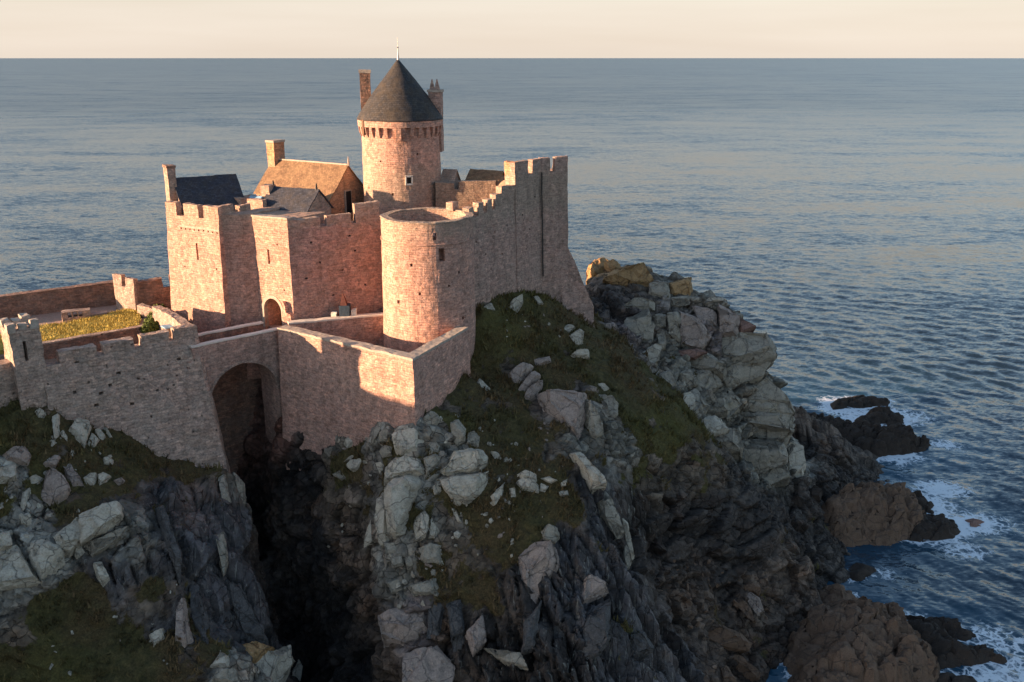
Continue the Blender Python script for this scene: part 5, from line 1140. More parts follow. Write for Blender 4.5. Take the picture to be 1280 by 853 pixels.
ZA, ZB, ZC, ZL, ZD = (400, 500, 3.878), (600, 420, 3.047), (540, 340, 3.877), (0, 480, 3.877), (640, 640, 4.0)
ZE, ZG, ZH = (0, 560, 2.9125), (730, 310, 4.062), (960, 460, 3.553)
BOULD = [
 (ZA, 'pale', "cap of the tall pale slab leaning below the barbican corner", [(305, 400), (320, 330), (365, 285), (430, 280), (500, 290), (515, 340), (500, 362), (430, 352), (340, 372)]),
 (ZA, 'pale', "tall pale slab tapering downward, largest stone on the buttress", [(303, 402), (340, 374), (430, 354), (495, 364), (510, 390), (470, 480), (440, 570), (415, 665), (370, 672), (333, 650), (345, 540), (310, 440)]),
 (ZA, 'pale', "long narrow slab against the left flank of the tall tapering slab", [(275, 470), (305, 450), (343, 540), (330, 700), (290, 707), (266, 600)]),
 (ZA, 'pale', "thin outermost sliver of rock left of the tall tapering slab", [(268, 560), (270, 690), (210, 720), (240, 610)]),
 (ZA, 'pale', "upright bluish oval stone right of the tall tapering slab's foot", [(470, 560), (500, 525), (528, 560), (530, 620), (510, 668), (460, 672), (452, 600)]),
 (ZA, 'pale', "pointed stone wedged right of the upright oval stone", [(535, 555), (560, 590), (580, 640), (565, 672), (525, 668), (530, 600)]),
 (ZA, 'pale', "upper half of the big split boulder, cream and rounded", [(578, 345), (612, 305), (650, 245), (720, 235), (790, 245), (818, 280), (815, 340), (720, 342), (620, 368), (600, 365)]),
 (ZA, 'pale', "lower half of the big split boulder, pointed at its bottom", [(583, 388), (640, 372), (815, 348), (812, 400), (780, 480), (700, 528), (670, 520), (610, 450)]),
 (ZA, 'pale', "blocky cream boulder directly under the barbican's corner edge", [(350, 190), (385, 130), (430, 105), (480, 150), (505, 200), (480, 260), (430, 270), (370, 280), (360, 230)]),
 (ZA, 'greenish', "grey round boulder touching the shaded side of the barbican corner", [(488, 90), (530, 50), (575, 65), (580, 100), (545, 150), (500, 155)]),
 (ZA, 'greenish', "dim oval boulder at the turf edge above the split boulder", [(630, 110), (670, 92), (705, 140), (705, 205), (665, 222), (630, 180)]),
 (ZA, 'greenish', "squarish block joined to the right of the dim oval boulder", [(705, 165), (745, 150), (775, 180), (770, 238), (700, 222)]),
 (ZA, 'greenish', "rounded stone between the corner block and the split boulder", [(515, 215), (555, 195), (580, 220), (575, 265), (530, 262)]),
 (ZA, 'greenish', "large dull block set against the barbican wall's foot at its left", [(50, 75), (90, 48), (155, 70), (140, 118), (90, 122)]),
 (ZA, 'greenish', "leftmost low stone at the foot of the barbican wall", [(40, 135), (80, 110), (118, 130), (95, 162), (50, 152)]),
 (ZA, 'greenish', "broad dull block in the middle of the barbican wall's foot", [(145, 80), (190, 58), (240, 75), (235, 120), (190, 152), (150, 142)]),
 (ZA, 'pale', "lens-shaped pale stone, upper of three lying in the turf", [(108, 200), (150, 172), (215, 166), (225, 185), (190, 215), (130, 234)]),
 (ZA, 'pale', "lens-shaped pale stone, lowest of three lying in the turf", [(118, 320), (150, 290), (215, 278), (240, 290), (200, 340), (160, 347)]),
 (ZA, 'pale', "thin small stone between the two lens-shaped pale stones", [(115, 300), (150, 268), (180, 264), (150, 292)]),
 (ZA, 'greenish', "dull egg-shaped stone left of the cream corner boulder", [(285, 160), (320, 128), (352, 150), (335, 202), (290, 202)]),
 (ZA, 'greenish', "narrow leaning stone touching the pink wall left of the corner", [(255, 150), (290, 83), (318, 95), (300, 140), (262, 207), (243, 212)]),
 (ZA, 'greenish', "low flat stone beneath the egg-shaped stone", [(285, 250), (310, 220), (355, 235), (350, 272), (305, 280)]),
 (ZA, 'pale', "small block perched on the tall slab's left shoulder", [(268, 305), (320, 296), (327, 330), (300, 372), (280, 340)]),
 (ZA, 'greenish', "isolated dim stone low on the left turf of the buttress", [(60, 360), (95, 343), (132, 375), (105, 392)]),
 (ZA, 'pale', "flat white flake topping the small white cluster on the turf", [(945, 365), (985, 343), (1050, 375), (1050, 397), (980, 387)]),
 (ZA, 'pale', "white block, biggest of the small white cluster on the turf", [(950, 402), (985, 390), (1060, 402), (1060, 447), (980, 444)]),
 (ZA, 'pale', "thin white flake right of the small white cluster", [(1065, 380), (1110, 370), (1152, 390), (1120, 407)]),
 (ZA, 'pale', "little white wedge against the biggest white block", [(1065, 407), (1105, 425), (1090, 447), (1062, 442)]),
 (ZA, 'pale', "small white triangular stone at the turf's right brink", [(1165, 400), (1200, 383), (1197, 420), (1170, 427)]),
 (ZA, 'pale', "small cream stone just below the white triangular stone", [(1150, 447), (1200, 433), (1207, 460), (1165, 472)]),
 (ZA, 'pale', "ragged white stone right of the big split boulder's point", [(820, 470), (870, 438), (895, 400), (882, 470), (845, 520), (825, 502)]),
 (ZA, 'pale', "small upright stone between the ragged white stone and the white cluster", [(915, 430), (945, 428), (950, 470), (925, 482)]),
 (ZA, 'greenish', "sloping grey slab between the tall slab and the split boulder", [(500, 280), (560, 263), (597, 275), (560, 330), (515, 372)]),
 (ZA, 'pale', "small stone tucked under the split boulder's left edge", [(543, 420), (580, 395), (592, 450), (555, 462)]),
 (ZA, 'pale', "knobbly small stone at the split boulder's upper right corner", [(820, 250), (870, 262), (885, 285), (850, 300)]),
 (ZA, 'pale', "small loaf-shaped stone right of the knobbly small stone", [(880, 290), (905, 275), (925, 290), (905, 305), (882, 305)]),
 (ZA, 'pale', "slim stone hanging below the split boulder's left side", [(635, 520), (665, 530), (690, 600), (665, 590)]),
 (ZA, 'pale', "round white stone lying in the brown turf below the split boulder", [(818, 580), (832, 570), (845, 588), (830, 602), (818, 595)]),
 (ZA, 'pale', "small ball-like stone low on the turf beside the oval slab foot", [(648, 645), (670, 630), (688, 650), (668, 675), (650, 668)]),
 (ZD, 'warm', "brownish pointed boulder standing over the dark gully on the right of the turf", [(15, 255), (80, 155), (150, 150), (212, 165), (232, 230), (190, 305), (130, 430), (95, 522), (70, 370)]),
 (ZD, 'greenish', "small grey cap stone on top of the brownish pointed boulder", [(140, 95), (180, 60), (225, 80), (240, 130), (215, 160), (150, 140)]),
 (ZD, 'warm', "smooth pinkish dome on top of the dark block by the gully", [(330, 390), (350, 335), (390, 300), (470, 370), (485, 405), (380, 462), (340, 480)]),
 (ZD, 'slateblk', "large dark slate block under the smooth pinkish dome", [(320, 520), (370, 480), (490, 430), (492, 620), (430, 720), (310, 790)]),
 (ZB, 'warm', "largest smooth pink block on the turf slope, split by a crack", [(215, 225), (250, 212), (330, 213), (410, 225), (405, 300), (375, 412), (330, 380), (255, 310)]),
 (ZB, 'warm', "left leaf of the stacked pink slabs on the turf slope", [(105, 150), (140, 115), (185, 93), (207, 120), (150, 202), (125, 212)]),
 (ZB, 'warm', "top leaf of the stacked pink slabs on the turf slope", [(198, 95), (265, 78), (272, 100), (210, 127)]),
 (ZB, 'warm', "middle leaf of the stacked pink slabs on the turf slope", [(150, 202), (205, 130), (237, 150), (190, 202), (160, 252), (133, 242)]),
 (ZB, 'warm', "lowest leaf of the stacked pink slabs on the turf slope", [(175, 210), (240, 168), (237, 195), (190, 257), (163, 247)]),
 (ZB, 'pale', "long white shard leaning over the dark gully", [(343, 450), (380, 440), (440, 500), (487, 560), (480, 577), (425, 582), (385, 520)]),
 (ZC, 'pale', "upper pale block lying on the turf below the square tower", [(625, 280), (665, 248), (697, 268), (655, 307)]),
 (ZC, 'pale', "lower pale block touching the upper one below the square tower", [(660, 312), (715, 275), (737, 290), (730, 345), (702, 372), (670, 335)]),
 (ZC, 'pale', "flat pale bar-shaped stone alone on the turf slope", [(668, 410), (700, 390), (760, 380), (764, 415), (690, 422)]),
 (ZC, 'pale', "white jagged outcrop at the foot of the tall shaded wall", [(353, 190), (380, 150), (440, 113), (442, 150), (405, 217), (370, 207)]),
 (ZC, 'pale', "small pale stone nearest the round tower on the upper turf", [(248, 175), (290, 153), (307, 185), (265, 192)]),
 (ZC, 'pale', "small white stone under the tower buttress", [(485, 125), (510, 113), (542, 160), (515, 167)]),
 (ZC, 'pale', "white stone beside the barbican's end under the round tower", [(213, 540), (230, 513), (287, 570), (270, 602), (235, 572)]),
 (ZB, 'pale', "small white knob on the crest right of the pink block", [(440, 190), (470, 176), (492, 200), (470, 217)]),
 (ZL, 'pale', "solitary angular white stone high on the left turf", [(168, 137), (195, 113), (227, 140), (215, 172), (185, 172)]),
 (ZL, 'pale', "thin upright pale stone on the left turf", [(250, 160), (290, 150), (287, 250), (265, 272), (258, 200)]),
 (ZL, 'pale', "large pale boulder heading the row of three on the left turf", [(323, 237), (360, 183), (430, 173), (442, 215), (410, 307), (350, 267)]),
 (ZL, 'pale', "second stone of the row, narrow and leaning right", [(420, 302), (445, 233), (482, 270), (475, 302), (455, 320)]),
 (ZL, 'pale', "third stone of the row, smaller and rounded", [(450, 225), (480, 213), (517, 260), (490, 282)]),
 (ZL, 'pale', "last thin splinter at the right end of the row", [(498, 215), (515, 208), (547, 265), (530, 267)]),
 (ZL, 'warm', "flat-topped block at the left edge, behind the square stone", [(10, 350), (60, 310), (130, 313), (150, 350), (135, 397), (60, 387), (25, 387)]),
 (ZL, 'pale', "square stone cut by the left edge of the photo", [(-20, 410), (75, 381), (82, 470), (50, 487), (-20, 482)]),
 (ZL, 'pale', "small egg-shaped stone right of the square stone", [(133, 457), (165, 441), (212, 460), (195, 482), (150, 492)]),
 (ZL, 'warm', "tall pinkish boulder with a fine crack, largest on the left turf", [(185, 557), (225, 423), (255, 408), (310, 470), (347, 530), (340, 572), (290, 607), (235, 612)]),
 (ZL, 'warm', "long leaning pinkish boulder right of the cracked one", [(288, 385), (345, 388), (380, 430), (430, 525), (410, 547), (370, 542), (340, 470), (310, 430)]),
 (ZL, 'warm', "low jagged stone above the pair of pinkish boulders", [(198, 392), (260, 343), (297, 355), (270, 407), (220, 407)]),
 (ZL, 'pale', "bluish standing stone below the battered front wall", [(498, 365), (540, 343), (564, 412), (530, 402), (503, 395)]),
 (ZL, 'pale', "rounded grey stone right of the leaning pinkish boulder", [(473, 452), (500, 428), (542, 450), (520, 487), (480, 507)]),
 (ZL, 'pale', "cracked dim stone right beside the leaning pinkish boulder", [(403, 460), (440, 443), (472, 440), (460, 512), (430, 502)]),
 (ZL, 'warm', "little pink stone at the brink of the dark slabs", [(548, 472), (590, 453), (607, 470), (575, 499)]),
 (ZL, 'pale', "pale kite-shaped stone above the white ledge", [(88, 640), (140, 623), (167, 690), (130, 712), (98, 682)]),
 (ZL, 'pale', "slim grey stone rising from the kite-shaped stone", [(95, 612), (110, 530), (150, 498), (142, 560), (110, 617)]),
 (ZL, 'pale', "small upright chip left of the row's large boulder", [(293, 230), (305, 222), (327, 255), (325, 277), (300, 257)]),
 (ZL, 'pale', "tiny rounded stone under the thin upright stone", [(240, 275), (265, 268), (270, 290), (250, 312)]),
 (ZE, 'pale', "large lichen-grey boulder on the brink of the cleft at the bottom", [(870, 795), (930, 790), (1000, 740), (1065, 713), (1074, 755), (1010, 870), (900, 880)]),
 (ZE, 'ochre', "long ochre lichen-covered stone behind the bottom grey boulder", [(838, 775), (870, 723), (960, 710), (1002, 735), (930, 782)]),
 (ZE, 'pale', "rightmost narrow grey boulder overhanging the cleft", [(1030, 870), (1080, 773), (1097, 800), (1085, 870)]),
 (ZE, 'pale', "smaller rounded grey stone left of the ochre stone", [(763, 802), (800, 738), (837, 760), (832, 802)]),
 (ZE, 'greenish', "grey stone cut by the bottom edge left of the big lichen-grey boulder", [(760, 870), (790, 810), (860, 800), (880, 870)]),
 (ZE, 'pale', "white quartz patch of rock beside the dark slabs", [(338, 420), (370, 413), (402, 480), (375, 507), (350, 470)]),
 (ZE, 'pale', "small white jagged stone under the dark slabs near the bottom turf", [(540, 680), (600, 655), (605, 700), (560, 728)]),
 (ZD, 'reef', "long flat brown slab beside the dark inlet", [(908, 605), (960, 565), (1030, 560), (1085, 600), (1150, 610), (1198, 660), (1180, 695), (1040, 685), (940, 640)]),
 (ZD, 'reef', "brown cracked block at the inlet below the long flat slab", [(1070, 715), (1140, 720), (1210, 770), (1250, 810), (1230, 850), (1150, 840)]),
 (ZD, 'reef', "narrow brown slab left of the cracked block by the inlet", [(1040, 790), (1075, 770), (1130, 850), (1060, 870)]),
 (ZD, 'warm', "rounded light brown boulder above the dark inlet", [(1140, 410), (1190, 395), (1240, 430), (1262, 490), (1225, 530), (1190, 490)]),
 (ZD, 'reef', "leaning brown slab tucked against the rounded light brown boulder", [(1110, 450), (1150, 425), (1200, 490), (1222, 560), (1180, 545)]),
 (ZD, 'reef', "dark rounded stone just above the light brown boulder", [(1150, 370), (1200, 345), (1245, 380), (1235, 410), (1160, 400)]),
 (ZH, 'pale', "pale rounded boulder at the bottom tip of the rocky head", [(58, 400), (75, 345), (102, 318), (155, 368), (167, 450), (150, 492), (78, 497)]),
 (ZH, 'reefdark', "black rounded boulder at the shore under the rocky head", [(170, 560), (205, 520), (245, 545), (235, 590), (190, 590)]),
 (ZH, 'reefdark', "low black boulder nearest the brown tidal dome", [(85, 590), (130, 560), (165, 585), (150, 620), (100, 625)]),
]
for z, m, lab, pts in BOULD:
    tag(outline_rock("boulder", zc(*z, pts), M[m]), lab, "boulder", "loose boulders on the headland")
ZK = (720, 310, 2.286)
OUT = [  # ledges and blocks that are the cliff itself
 (ZL, 'pale', [(383, 632), (480, 600), (570, 573), (607, 600), (612, 655), (500, 722), (400, 767)]), (ZL, 'pale', [(263, 742), (350, 700), (387, 650), (402, 767), (340, 802), (288, 792)]),
 (ZL, 'pale', [(150, 770), (220, 750), (290, 800), (310, 870), (240, 960), (160, 900)]), (ZL, 'pale', [(-30, 732), (40, 718), (52, 790), (20, 802), (-30, 800)]), (ZE, 'pale', [(-20, 392), (60, 358), (110, 420), (147, 490), (60, 502), (-20, 512)]),
 (ZE, 'pale', [(108, 370), (170, 333), (232, 410), (220, 442), (150, 482), (120, 420)]), (ZE, 'pale', [(200, 320), (247, 298), (262, 350), (215, 377)]), (ZE, 'pale', [(262, 362), (290, 350), (315, 385), (280, 405)]), (ZE, 'greenish', [(310, 345), (400, 310), (470, 285), (440, 330), (340, 385)]),
 (ZE, 'slateblk', [(690, 505), (720, 500), (760, 640), (775, 740), (740, 735), (705, 620)]), (ZE, 'slateblk', [(560, 210), (590, 200), (660, 420), (650, 460), (610, 380)]), (ZE, 'greenish', [(780, 320), (815, 310), (830, 400), (815, 480), (795, 390)]), (ZE, 'warm', [(645, 600), (675, 540), (700, 700), (690, 735), (640, 720)]),
 (ZE, 'slateblk', [(820, 470), (870, 500), (960, 680), (975, 720), (900, 715), (850, 600)]), (ZE, 'greenish', [(795, 110), (820, 100), (840, 190), (815, 200)]), (ZE, 'greenish', [(850, 90), (890, 130), (895, 210), (865, 200)]),
 (ZG, 'greenish', [(183, 440), (225, 363), (320, 323), (347, 400), (335, 472), (230, 492)]), (ZG, 'warm', [(493, 340), (580, 368), (632, 450), (590, 522), (500, 492), (493, 440)]), (ZG, 'greenish', [(430, 350), (497, 335), (497, 480), (440, 452)]), (ZG, 'warm', [(558, 300), (660, 328), (672, 390), (590, 382)]),
 (ZG, 'greenish', [(650, 500), (760, 458), (900, 458), (967, 525), (850, 572), (700, 592)]), (ZG, 'greenish', [(715, 600), (850, 575), (932, 570), (900, 642), (740, 702), (698, 650)]), (ZG, 'greenish', [(498, 590), (600, 528), (702, 590), (690, 622), (560, 622)]), (ZG, 'greenish', [(358, 340), (410, 343), (412, 402), (363, 402)]),
 (ZG, 'ochre', [(28, 97), (60, 70), (110, 62), (150, 85), (110, 162), (60, 142)]), (ZG, 'ochre', [(110, 78), (150, 66), (178, 85), (172, 115), (135, 130)]), (ZG, 'ochre', [(120, 160), (170, 120), (260, 100), (302, 93), (337, 160), (300, 212), (240, 202)]), (ZG, 'ochre', [(300, 190), (335, 150), (350, 175), (330, 215)]),
 (ZG, 'ochre', [(430, 185), (535, 153), (542, 200), (540, 247), (430, 252)]), (ZG, 'greenish', [(340, 185), (428, 182), (428, 250), (340, 240)]), (ZG, 'redrock', [(770, 352), (865, 400), (795, 432)]), (ZG, 'greenish', [(548, 640), (660, 628), (692, 690), (600, 762), (560, 722)]), (ZG, 'greenish', [(718, 780), (900, 688), (1000, 780), (1042, 830), (740, 832)]),
 (ZG, 'greenish', [(470, 640), (540, 628), (552, 700), (490, 722)]), (ZG, 'pale', [(488, 760), (540, 738), (562, 800), (510, 842)]), (ZG, 'greenish', [(643, 770), (720, 758), (722, 820), (660, 832)]), (ZG, 'greenish', [(368, 430), (412, 430), (412, 500), (385, 512)]), (ZG, 'warm', [(690, 300), (780, 348), (772, 442), (680, 462)]),
 (ZG, 'pale', [(268, 560), (350, 500), (388, 500), (370, 580), (310, 630)]), (ZG, 'redrock', [(420, 535), (560, 515), (610, 530), (560, 560), (450, 555)]), (ZG, 'greenish', [(380, 650), (440, 620), (470, 690), (430, 720)]), (ZG, 'greenish', [(430, 255), (535, 250), (530, 290), (440, 300)]), (ZG, 'greenish', [(270, 330), (200, 300), (260, 260), (350, 270), (350, 310)]),
 (ZK, 'greenish', [(430, 432), (520, 425), (600, 440), (610, 470), (450, 462)]), (ZK, 'greenish', [(450, 470), (607, 475), (607, 520), (470, 500)]), (ZK, 'greenish', [(470, 507), (607, 525), (600, 562), (480, 542)]), (ZK, 'greenish', [(440, 560), (580, 562), (595, 600), (500, 645), (450, 612)]), (ZK, 'greenish', [(300, 430), (342, 408), (372, 450), (330, 500)]), (ZK, 'pale', [(330, 502), (400, 480), (432, 520), (360, 542)]), (ZK, 'greenish', [(360, 545), (460, 522), (470, 580), (400, 572)]), (ZK, 'greenish', [(400, 420), (430, 400), (470, 440), (430, 480), (390, 470)]), (ZK, 'greenish', [(500, 645), (590, 605), (600, 650), (540, 680)]),
 (ZH, 'greenish', [(-10, 250), (80, 210), (98, 280), (60, 320), (-10, 330)]), (ZH, 'greenish', [(-20, 180), (60, 150), (92, 200), (80, 235), (-20, 245)]), (ZH, 'greenish', [(-40, 330), (40, 330), (60, 400), (30, 450), (-50, 440)]),
 (ZB, 'greenish', [(445, 225), (500, 235), (527, 262), (520, 300), (480, 340), (455, 300)]), (ZB, 'greenish', [(405, 240), (450, 290), (470, 370), (430, 400), (395, 360)]), (ZB, 'greenish', [(440, 600), (480, 590), (520, 690), (550, 760), (520, 770), (460, 690)]), (ZB, 'pale', [(540, 690), (560, 710), (590, 840), (570, 860), (548, 790)]),
 (ZD, 'greenish', [(560, 150), (590, 190), (600, 250), (575, 310), (555, 240)]), (ZD, 'slateblk', [(590, 620), (660, 600), (715, 690), (640, 740), (575, 700)]), (ZD, 'slateblk', [(210, 580), (250, 510), (275, 560), (270, 720), (210, 740)]), (ZD, 'slateblk', [(60, 560), (150, 440), (110, 680), (55, 690)]),
 (ZA, 'greenish', [(340, 760), (400, 740), (405, 800), (350, 810)]), (ZA, 'greenish', [(410, 750), (470, 730), (475, 790), (420, 810)]), (ZA, 'greenish', [(480, 720), (540, 700), (590, 710), (580, 790), (490, 790)]), (ZA, 'greenish', [(310, 690), (370, 700), (370, 740), (320, 745)]), ((400, 520, 2.5625), 'warm', [(190, 640), (280, 610), (360, 600), (350, 690), (270, 720), (200, 690)]), ((400, 520, 2.5625), 'greenish', [(285, 545), (370, 520), (380, 570), (300, 575)]),
 ((400, 520, 2.5625), 'warm', [(265, 760), (380, 740), (430, 800), (420, 870), (270, 870)]), ((400, 520, 2.5625), 'slateblk', [(350, 610), (400, 600), (380, 700), (345, 710)]), ((400, 520, 2.5625), 'slateblk', [(410, 600), (450, 590), (460, 690), (420, 720)]), ((400, 520, 2.5625), 'warm', [(470, 690), (520, 640), (530, 720), (490, 760)]), ((400, 520, 2.5625), 'greenish', [(525, 745), (640, 760), (660, 800), (600, 790)]), ((400, 520, 2.5625), 'greenish', [(215, 535), (260, 520), (270, 555), (230, 565)]), ((400, 520, 2.5625), 'slateblk', [(420, 655), (450, 650), (480, 760), (430, 760)]),
]
def grow(p, k):
    cx_, cy_ = sum(a for a, _ in p) / len(p), sum(b for _, b in p) / len(p)
    return [(cx_ + (a - cx_) * k, cy_ + (b - cy_) * k) for a, b in p]
for z, m, pts in OUT:
    pts = grow(pts, 1.2 if z in (ZG, ZH, ZK) else 1.06)
    tag(outline_rock("rock_outcrop", zc(*z, pts), M[m], thick=.85, lift=.12, flat=.3, rough=.04), kind='structure')

# small stones scattered in the turf: a few meshes, copied
protos = []
for k in range(6):
    rr = random.Random(90 + k)
    pts = [Vector((rr.gauss(0, 1), rr.gauss(0, .75), rr.gauss(0, .5))).normalized() * rr.uniform(.8, 1.1) for _ in range(13)]
    pts = [Vector((p.x, p.y * .75, p.z * .55)) for p in pts]
    o = stone_mesh("small_stone", pts, 1.4, M[['pale', 'pale', 'warm', 'pale', 'greenish', 'pale'][k]], 300 + k, round_=.1, rough=.03, cell=.35)
    protos.append(o)
PATCH = [  # photo polygon, number, size range (m), label
    ([(560, 600), (700, 590), (700, 660), (600, 720), (555, 690)], 42, (.10, .34), "small pale stone half sunk in the brown turf under the split boulder", "small stones under the split boulder"),
    ([(420, 560), (470, 560), (450, 690), (410, 690)], 14, (.12, .34), "small stone in the dark turf beside the cleft, left of the tall slab", "small stones beside the cleft"),
    ([(610, 560), (700, 520), (705, 590), (640, 610)], 16, (.10, .3), "small stone in the turf between the split boulder and the white shard", "small stones below the pink block"),
    ([(40, 530), (150, 560), (120, 640), (10, 640)], 18, (.12, .36), "small stone among the boulders on the left turf", "small stones on the left turf"),
    ([(0, 620), (60, 610), (60, 690), (0, 700)], 22, (.14, .40), "small pale stone heaped at the left edge above the white ledge", "small stones at the left edge"),
    ([(430, 520), (620, 520), (620, 560), (560, 580), (470, 560)], 30, (.12, .42), "small stone jammed among the boulders under the barbican", "small stones under the barbican"),
    ([(610, 375), (690, 380), (720, 420), (640, 440)], 14, (.10, .30), "small stone on the upper turf below the tall shaded wall", "small stones on the upper turf"),
    ([(480, 690), (560, 690), (550, 760), (490, 760)], 24, (.18, .46), "small grey block in the broken band beneath the tall slab", "small blocks beneath the tall slab"),
    ([(820, 700), (900, 700), (930, 760), (860, 790)], 26, (.2, .55), "brown shore stone in the gully above the inlet", "brown stones above the inlet"),
    ([(30, 760), (230, 720), (240, 840), (60, 845)], 14, (.10, .30), "small stone in the dark turf at the bottom left", "small stones at the bottom left"),
]
first = [True] * 6
for poly, n, (s0, s1), lab, grp in PATCH:
    rr = random.Random(len(lab) * 7 + n); pa = [np.array(p, float) for p in poly]
    xs_, ys_ = [p[0] for p in poly], [p[1] for p in poly]; k = 0
    while k < n:
        x, y = rr.uniform(min(xs_), max(xs_)), rr.uniform(min(ys_), max(ys_))
        if not poly_in(np.array([[x, y]]), poly)[0]: continue
        loc, nor = hit(x, y); i = rr.randrange(6)
        if first[i]: o = protos[i]; first[i] = False
        else: o = protos[i].copy(); COL.objects.link(o)
        s = s0 + (s1 - s0) * rr.random() ** 1.8
        o.location = loc + nor * s * .12; o.scale = (s, s * rr.uniform(.7, 1.1), s * rr.uniform(.7, 1.1))
        o.rotation_euler = (nor.to_track_quat('Z', 'Y') @ Matrix.Rotation(rr.uniform(0, 6.28), 3, 'Z').to_quaternion()).to_euler()
        tag(o, lab, "stone", grp); k += 1
        if grp.startswith('brown'): o.material_slots[0].link = 'OBJECT'; o.material_slots[0].material = M['reef']

# ------------------------------------------------------------------ rocks standing in the sea
RLAB = {'far_slab': "farthest low black rock awash off the rocky head", 'far_hump': "short black hump awash between the farthest rock and the long ridge", 'long_ridge': "long black rock ridge pointing out to sea",
        'brown_dome': "broad brown rock dome in the sea below the black ridge", 'weeded_shelf': "low weed-dark shelf on the seaward side of the brown dome", 'red_tip': "tiny red rock tip breaking the surf off the weed-dark shelf",
        'low_skerry': "small low dark rock in the blue water of the inlet's mouth", 'big_block': "huge cracked brown rock in the sea at the bottom of the photo", 'weeded_spur': "dark spiky rock spur in white surf beside the huge brown rock", 'wet_slab': "low wet dark slab in the foam at the bottom right", 'inlet_stone': "brown rounded rock at the head of the huge cracked rock"}
for key, (p, h, mk) in REEF.items():
    lo, hi = p.min(0) - 2.2, p.max(0) + 2.2; st_ = .22
    gx, gy = np.meshgrid(np.arange(lo[0], hi[0], st_), np.arange(lo[1], hi[1], st_))
    q = np.stack([gx.ravel(), gy.ravel()], 1)
    q3 = np.concatenate([q, np.zeros((len(q), 1))], 1)
    d = poly_dist(q, p) + .9 * fbm(q3 * .45, 3, 611) * min(1, h / 2)
    wdt = 1.1 + h * .42
    z = np.where(d > 0, h * (1 - np.exp(-d / wdt)), np.maximum(d * 1.3, -2.5))
    c3 = np.stack([q[:, 0], q[:, 1], z], 1)
    a1, b1, c1 = blocks(c3, (3.4, 2.8, 2.6), rotm(.3, .2, .7), 620, .8, .3)
    a2, b2, c2 = blocks(c3, (1.3, 1.1, 1.0), rotm(.1, .4, .2), 660, .7, .28)
    a3, _, _ = blocks(c3, (.55, .5, .45), rotm(.1, .4, .9), 690, .6, .25)
    am = np.clip(d / 1.5 + .4, .15, 1) * min(1, .30 + h / 4)
    z = z + am * (1.15 * a1 + .5 * a2 + .2 * a3) + .3 * am
    xo = q[:, 0] + am * .5 * a2; yo = q[:, 1] + am * .4 * a1
    mask = (d > -1.6).reshape(gx.shape)
    me, used = grid_mesh("sea_rock", xo.reshape(gx.shape), yo.reshape(gx.shape), z.reshape(gx.shape), mask)
    me.polygons.foreach_set("use_smooth", np.ones(len(me.polygons), bool)); me.set_sharp_from_angle(angle=R(34))
    tag(link("sea_rock", me, M[mk]), RLAB[key], "sea rock", "rocks standing in the sea")

# ------------------------------------------------------------------ turf blades and bushes
def blades(name, P, Nrm, hmin, hmax, mat, seed, nb=3):
    r = np.random.default_rng(seed); n = len(P)
    co_, fc = [], []
    for b in range(nb):
        a = r.uniform(0, 2 * np.pi, n); hh = r.uniform(hmin, hmax, n); w = hh * r.uniform(.12, .26, n)
        dx, dy = np.cos(a), np.sin(a)
        base = P + np.stack([r.normal(0, .10, n), r.normal(0, .10, n), np.full(n, -.04)], 1)
        lean = np.stack([dy, -dx, np.zeros(n)], 1) * (hh * r.uniform(.2, .9, n))[:, None] + Nrm * (hh * .4)[:, None]
        tip = base + lean + np.stack([np.zeros(n), np.zeros(n), hh * .8], 1)
        s = np.stack([dx, dy, np.zeros(n)], 1) * w[:, None]
        co_.append(np.stack([base - s, base + s, tip], 1).reshape(-1, 3))
    co_ = np.concatenate(co_); fc = np.arange(len(co_)).reshape(-1, 3)
    return link(name, fast_mesh(name, co_, fc), mat)
gm = (grass > .42) & (at_[:, 6] > .12) & (co_d[:, 0] > -48) & (co_d[:, 0] < 36) & (co_d[:, 1] > 58) & (co_d[:, 1] < 126) & (co_d[:, 2] > 4)
ids = np.where(gm)[0]; r = np.random.default_rng(3)
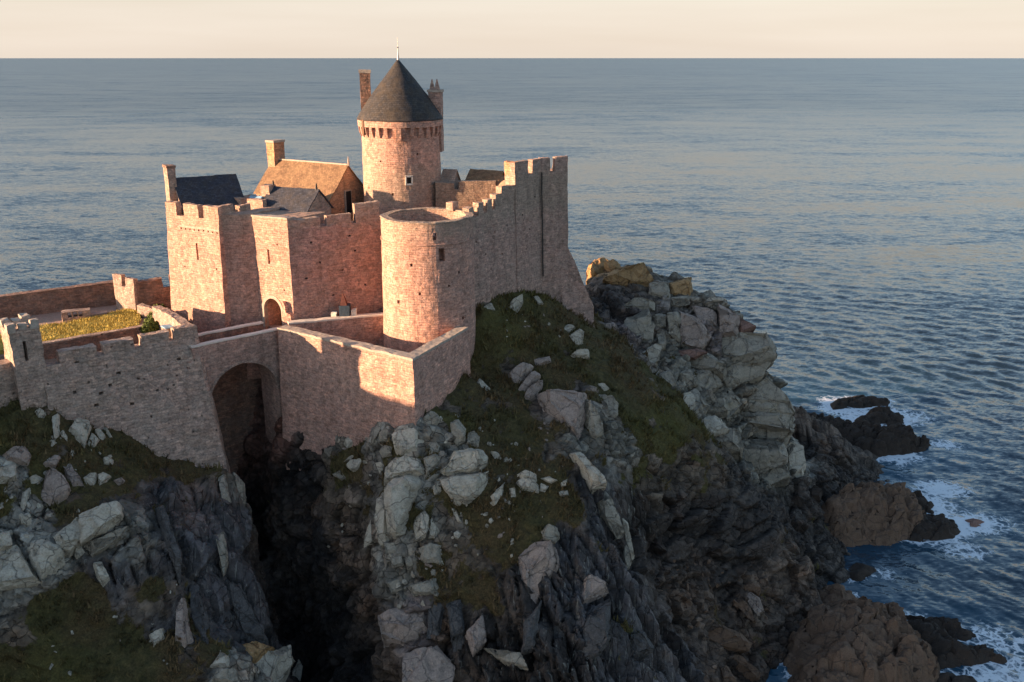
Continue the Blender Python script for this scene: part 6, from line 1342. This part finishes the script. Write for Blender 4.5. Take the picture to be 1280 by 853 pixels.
cl = np.clip(.25 + .9 * vnoise(co_d[ids] * .8, 909) + .5 * vnoise(co_d[ids] * .3, 910), .05, 1)
ids = ids[r.random(len(ids)) < cl * .62]
tag(blades("grass", co_d[ids] + r.normal(0, .08, (len(ids), 3)) * [1, 1, .2], Nn[ids], .16, .58, M['blade'], 1), "rough dark turf growing over the rocks", "grass", kind='stuff')
lpa = np.array(lp); lo, hi = lpa.min(0), lpa.max(0)
q = np.stack([r.uniform(lo[0], hi[0], 9000), r.uniform(lo[1], hi[1], 9000)], 1); q = q[poly_in(q, lp)]
tag(blades("grass", np.concatenate([q, np.full((len(q), 1), 34.36)], 1), np.tile([0, 0, 1.], (len(q), 1)), .10, .24, M['blade_sun'], 2, 2), "sunlit yellow-green turf of the forework lawn", "grass", kind='stuff')
def leaves(name, cens, mat, n, seed, parent=None, size=.16):
    r = np.random.default_rng(seed); V = []
    for (c, rad) in cens:
        d = r.normal(0, 1, (n, 3)); d /= np.linalg.norm(d, axis=1, keepdims=True)
        p = np.array(c) + d * np.array(rad) * (r.uniform(.45, 1.05, n) ** .6)[:, None]
        a = r.normal(0, 1, (n, 3)); a /= np.linalg.norm(a, axis=1, keepdims=True); b = np.cross(a, d); b /= np.linalg.norm(b, axis=1, keepdims=True) + 1e-6
        s = size * r.uniform(.6, 1.4, n)[:, None]
        V.append(np.stack([p - a * s, p + b * s * .6, p + a * s, p - b * s * .6], 1).reshape(-1, 3))
    V = np.concatenate(V); return link(name, fast_mesh(name, V, np.arange(len(V)).reshape(-1, 4)), mat, parent)
bs = thing("bush", "green bush filling the passage behind the forework corner", "bush", (*atz(193, 405, 34)[:2], 34))
cs = [((*atz(x, y, 34.4)[:2], 34.4), (.9, .9, .7)) for x, y in ((186, 412), (190, 404), (195, 396), (199, 388), (203, 380), (192, 410))]
leaves("foliage", cs, M['leaf'], 420, 5, bs)
g = Geo()
for c, _ in cs: g.prism(tj(c[:2], 33.6, .06), tj((c[0] + .1, c[1]), 34.7, .02))
build("stem", g, M['wood'], bs, refine=0, jit=0)
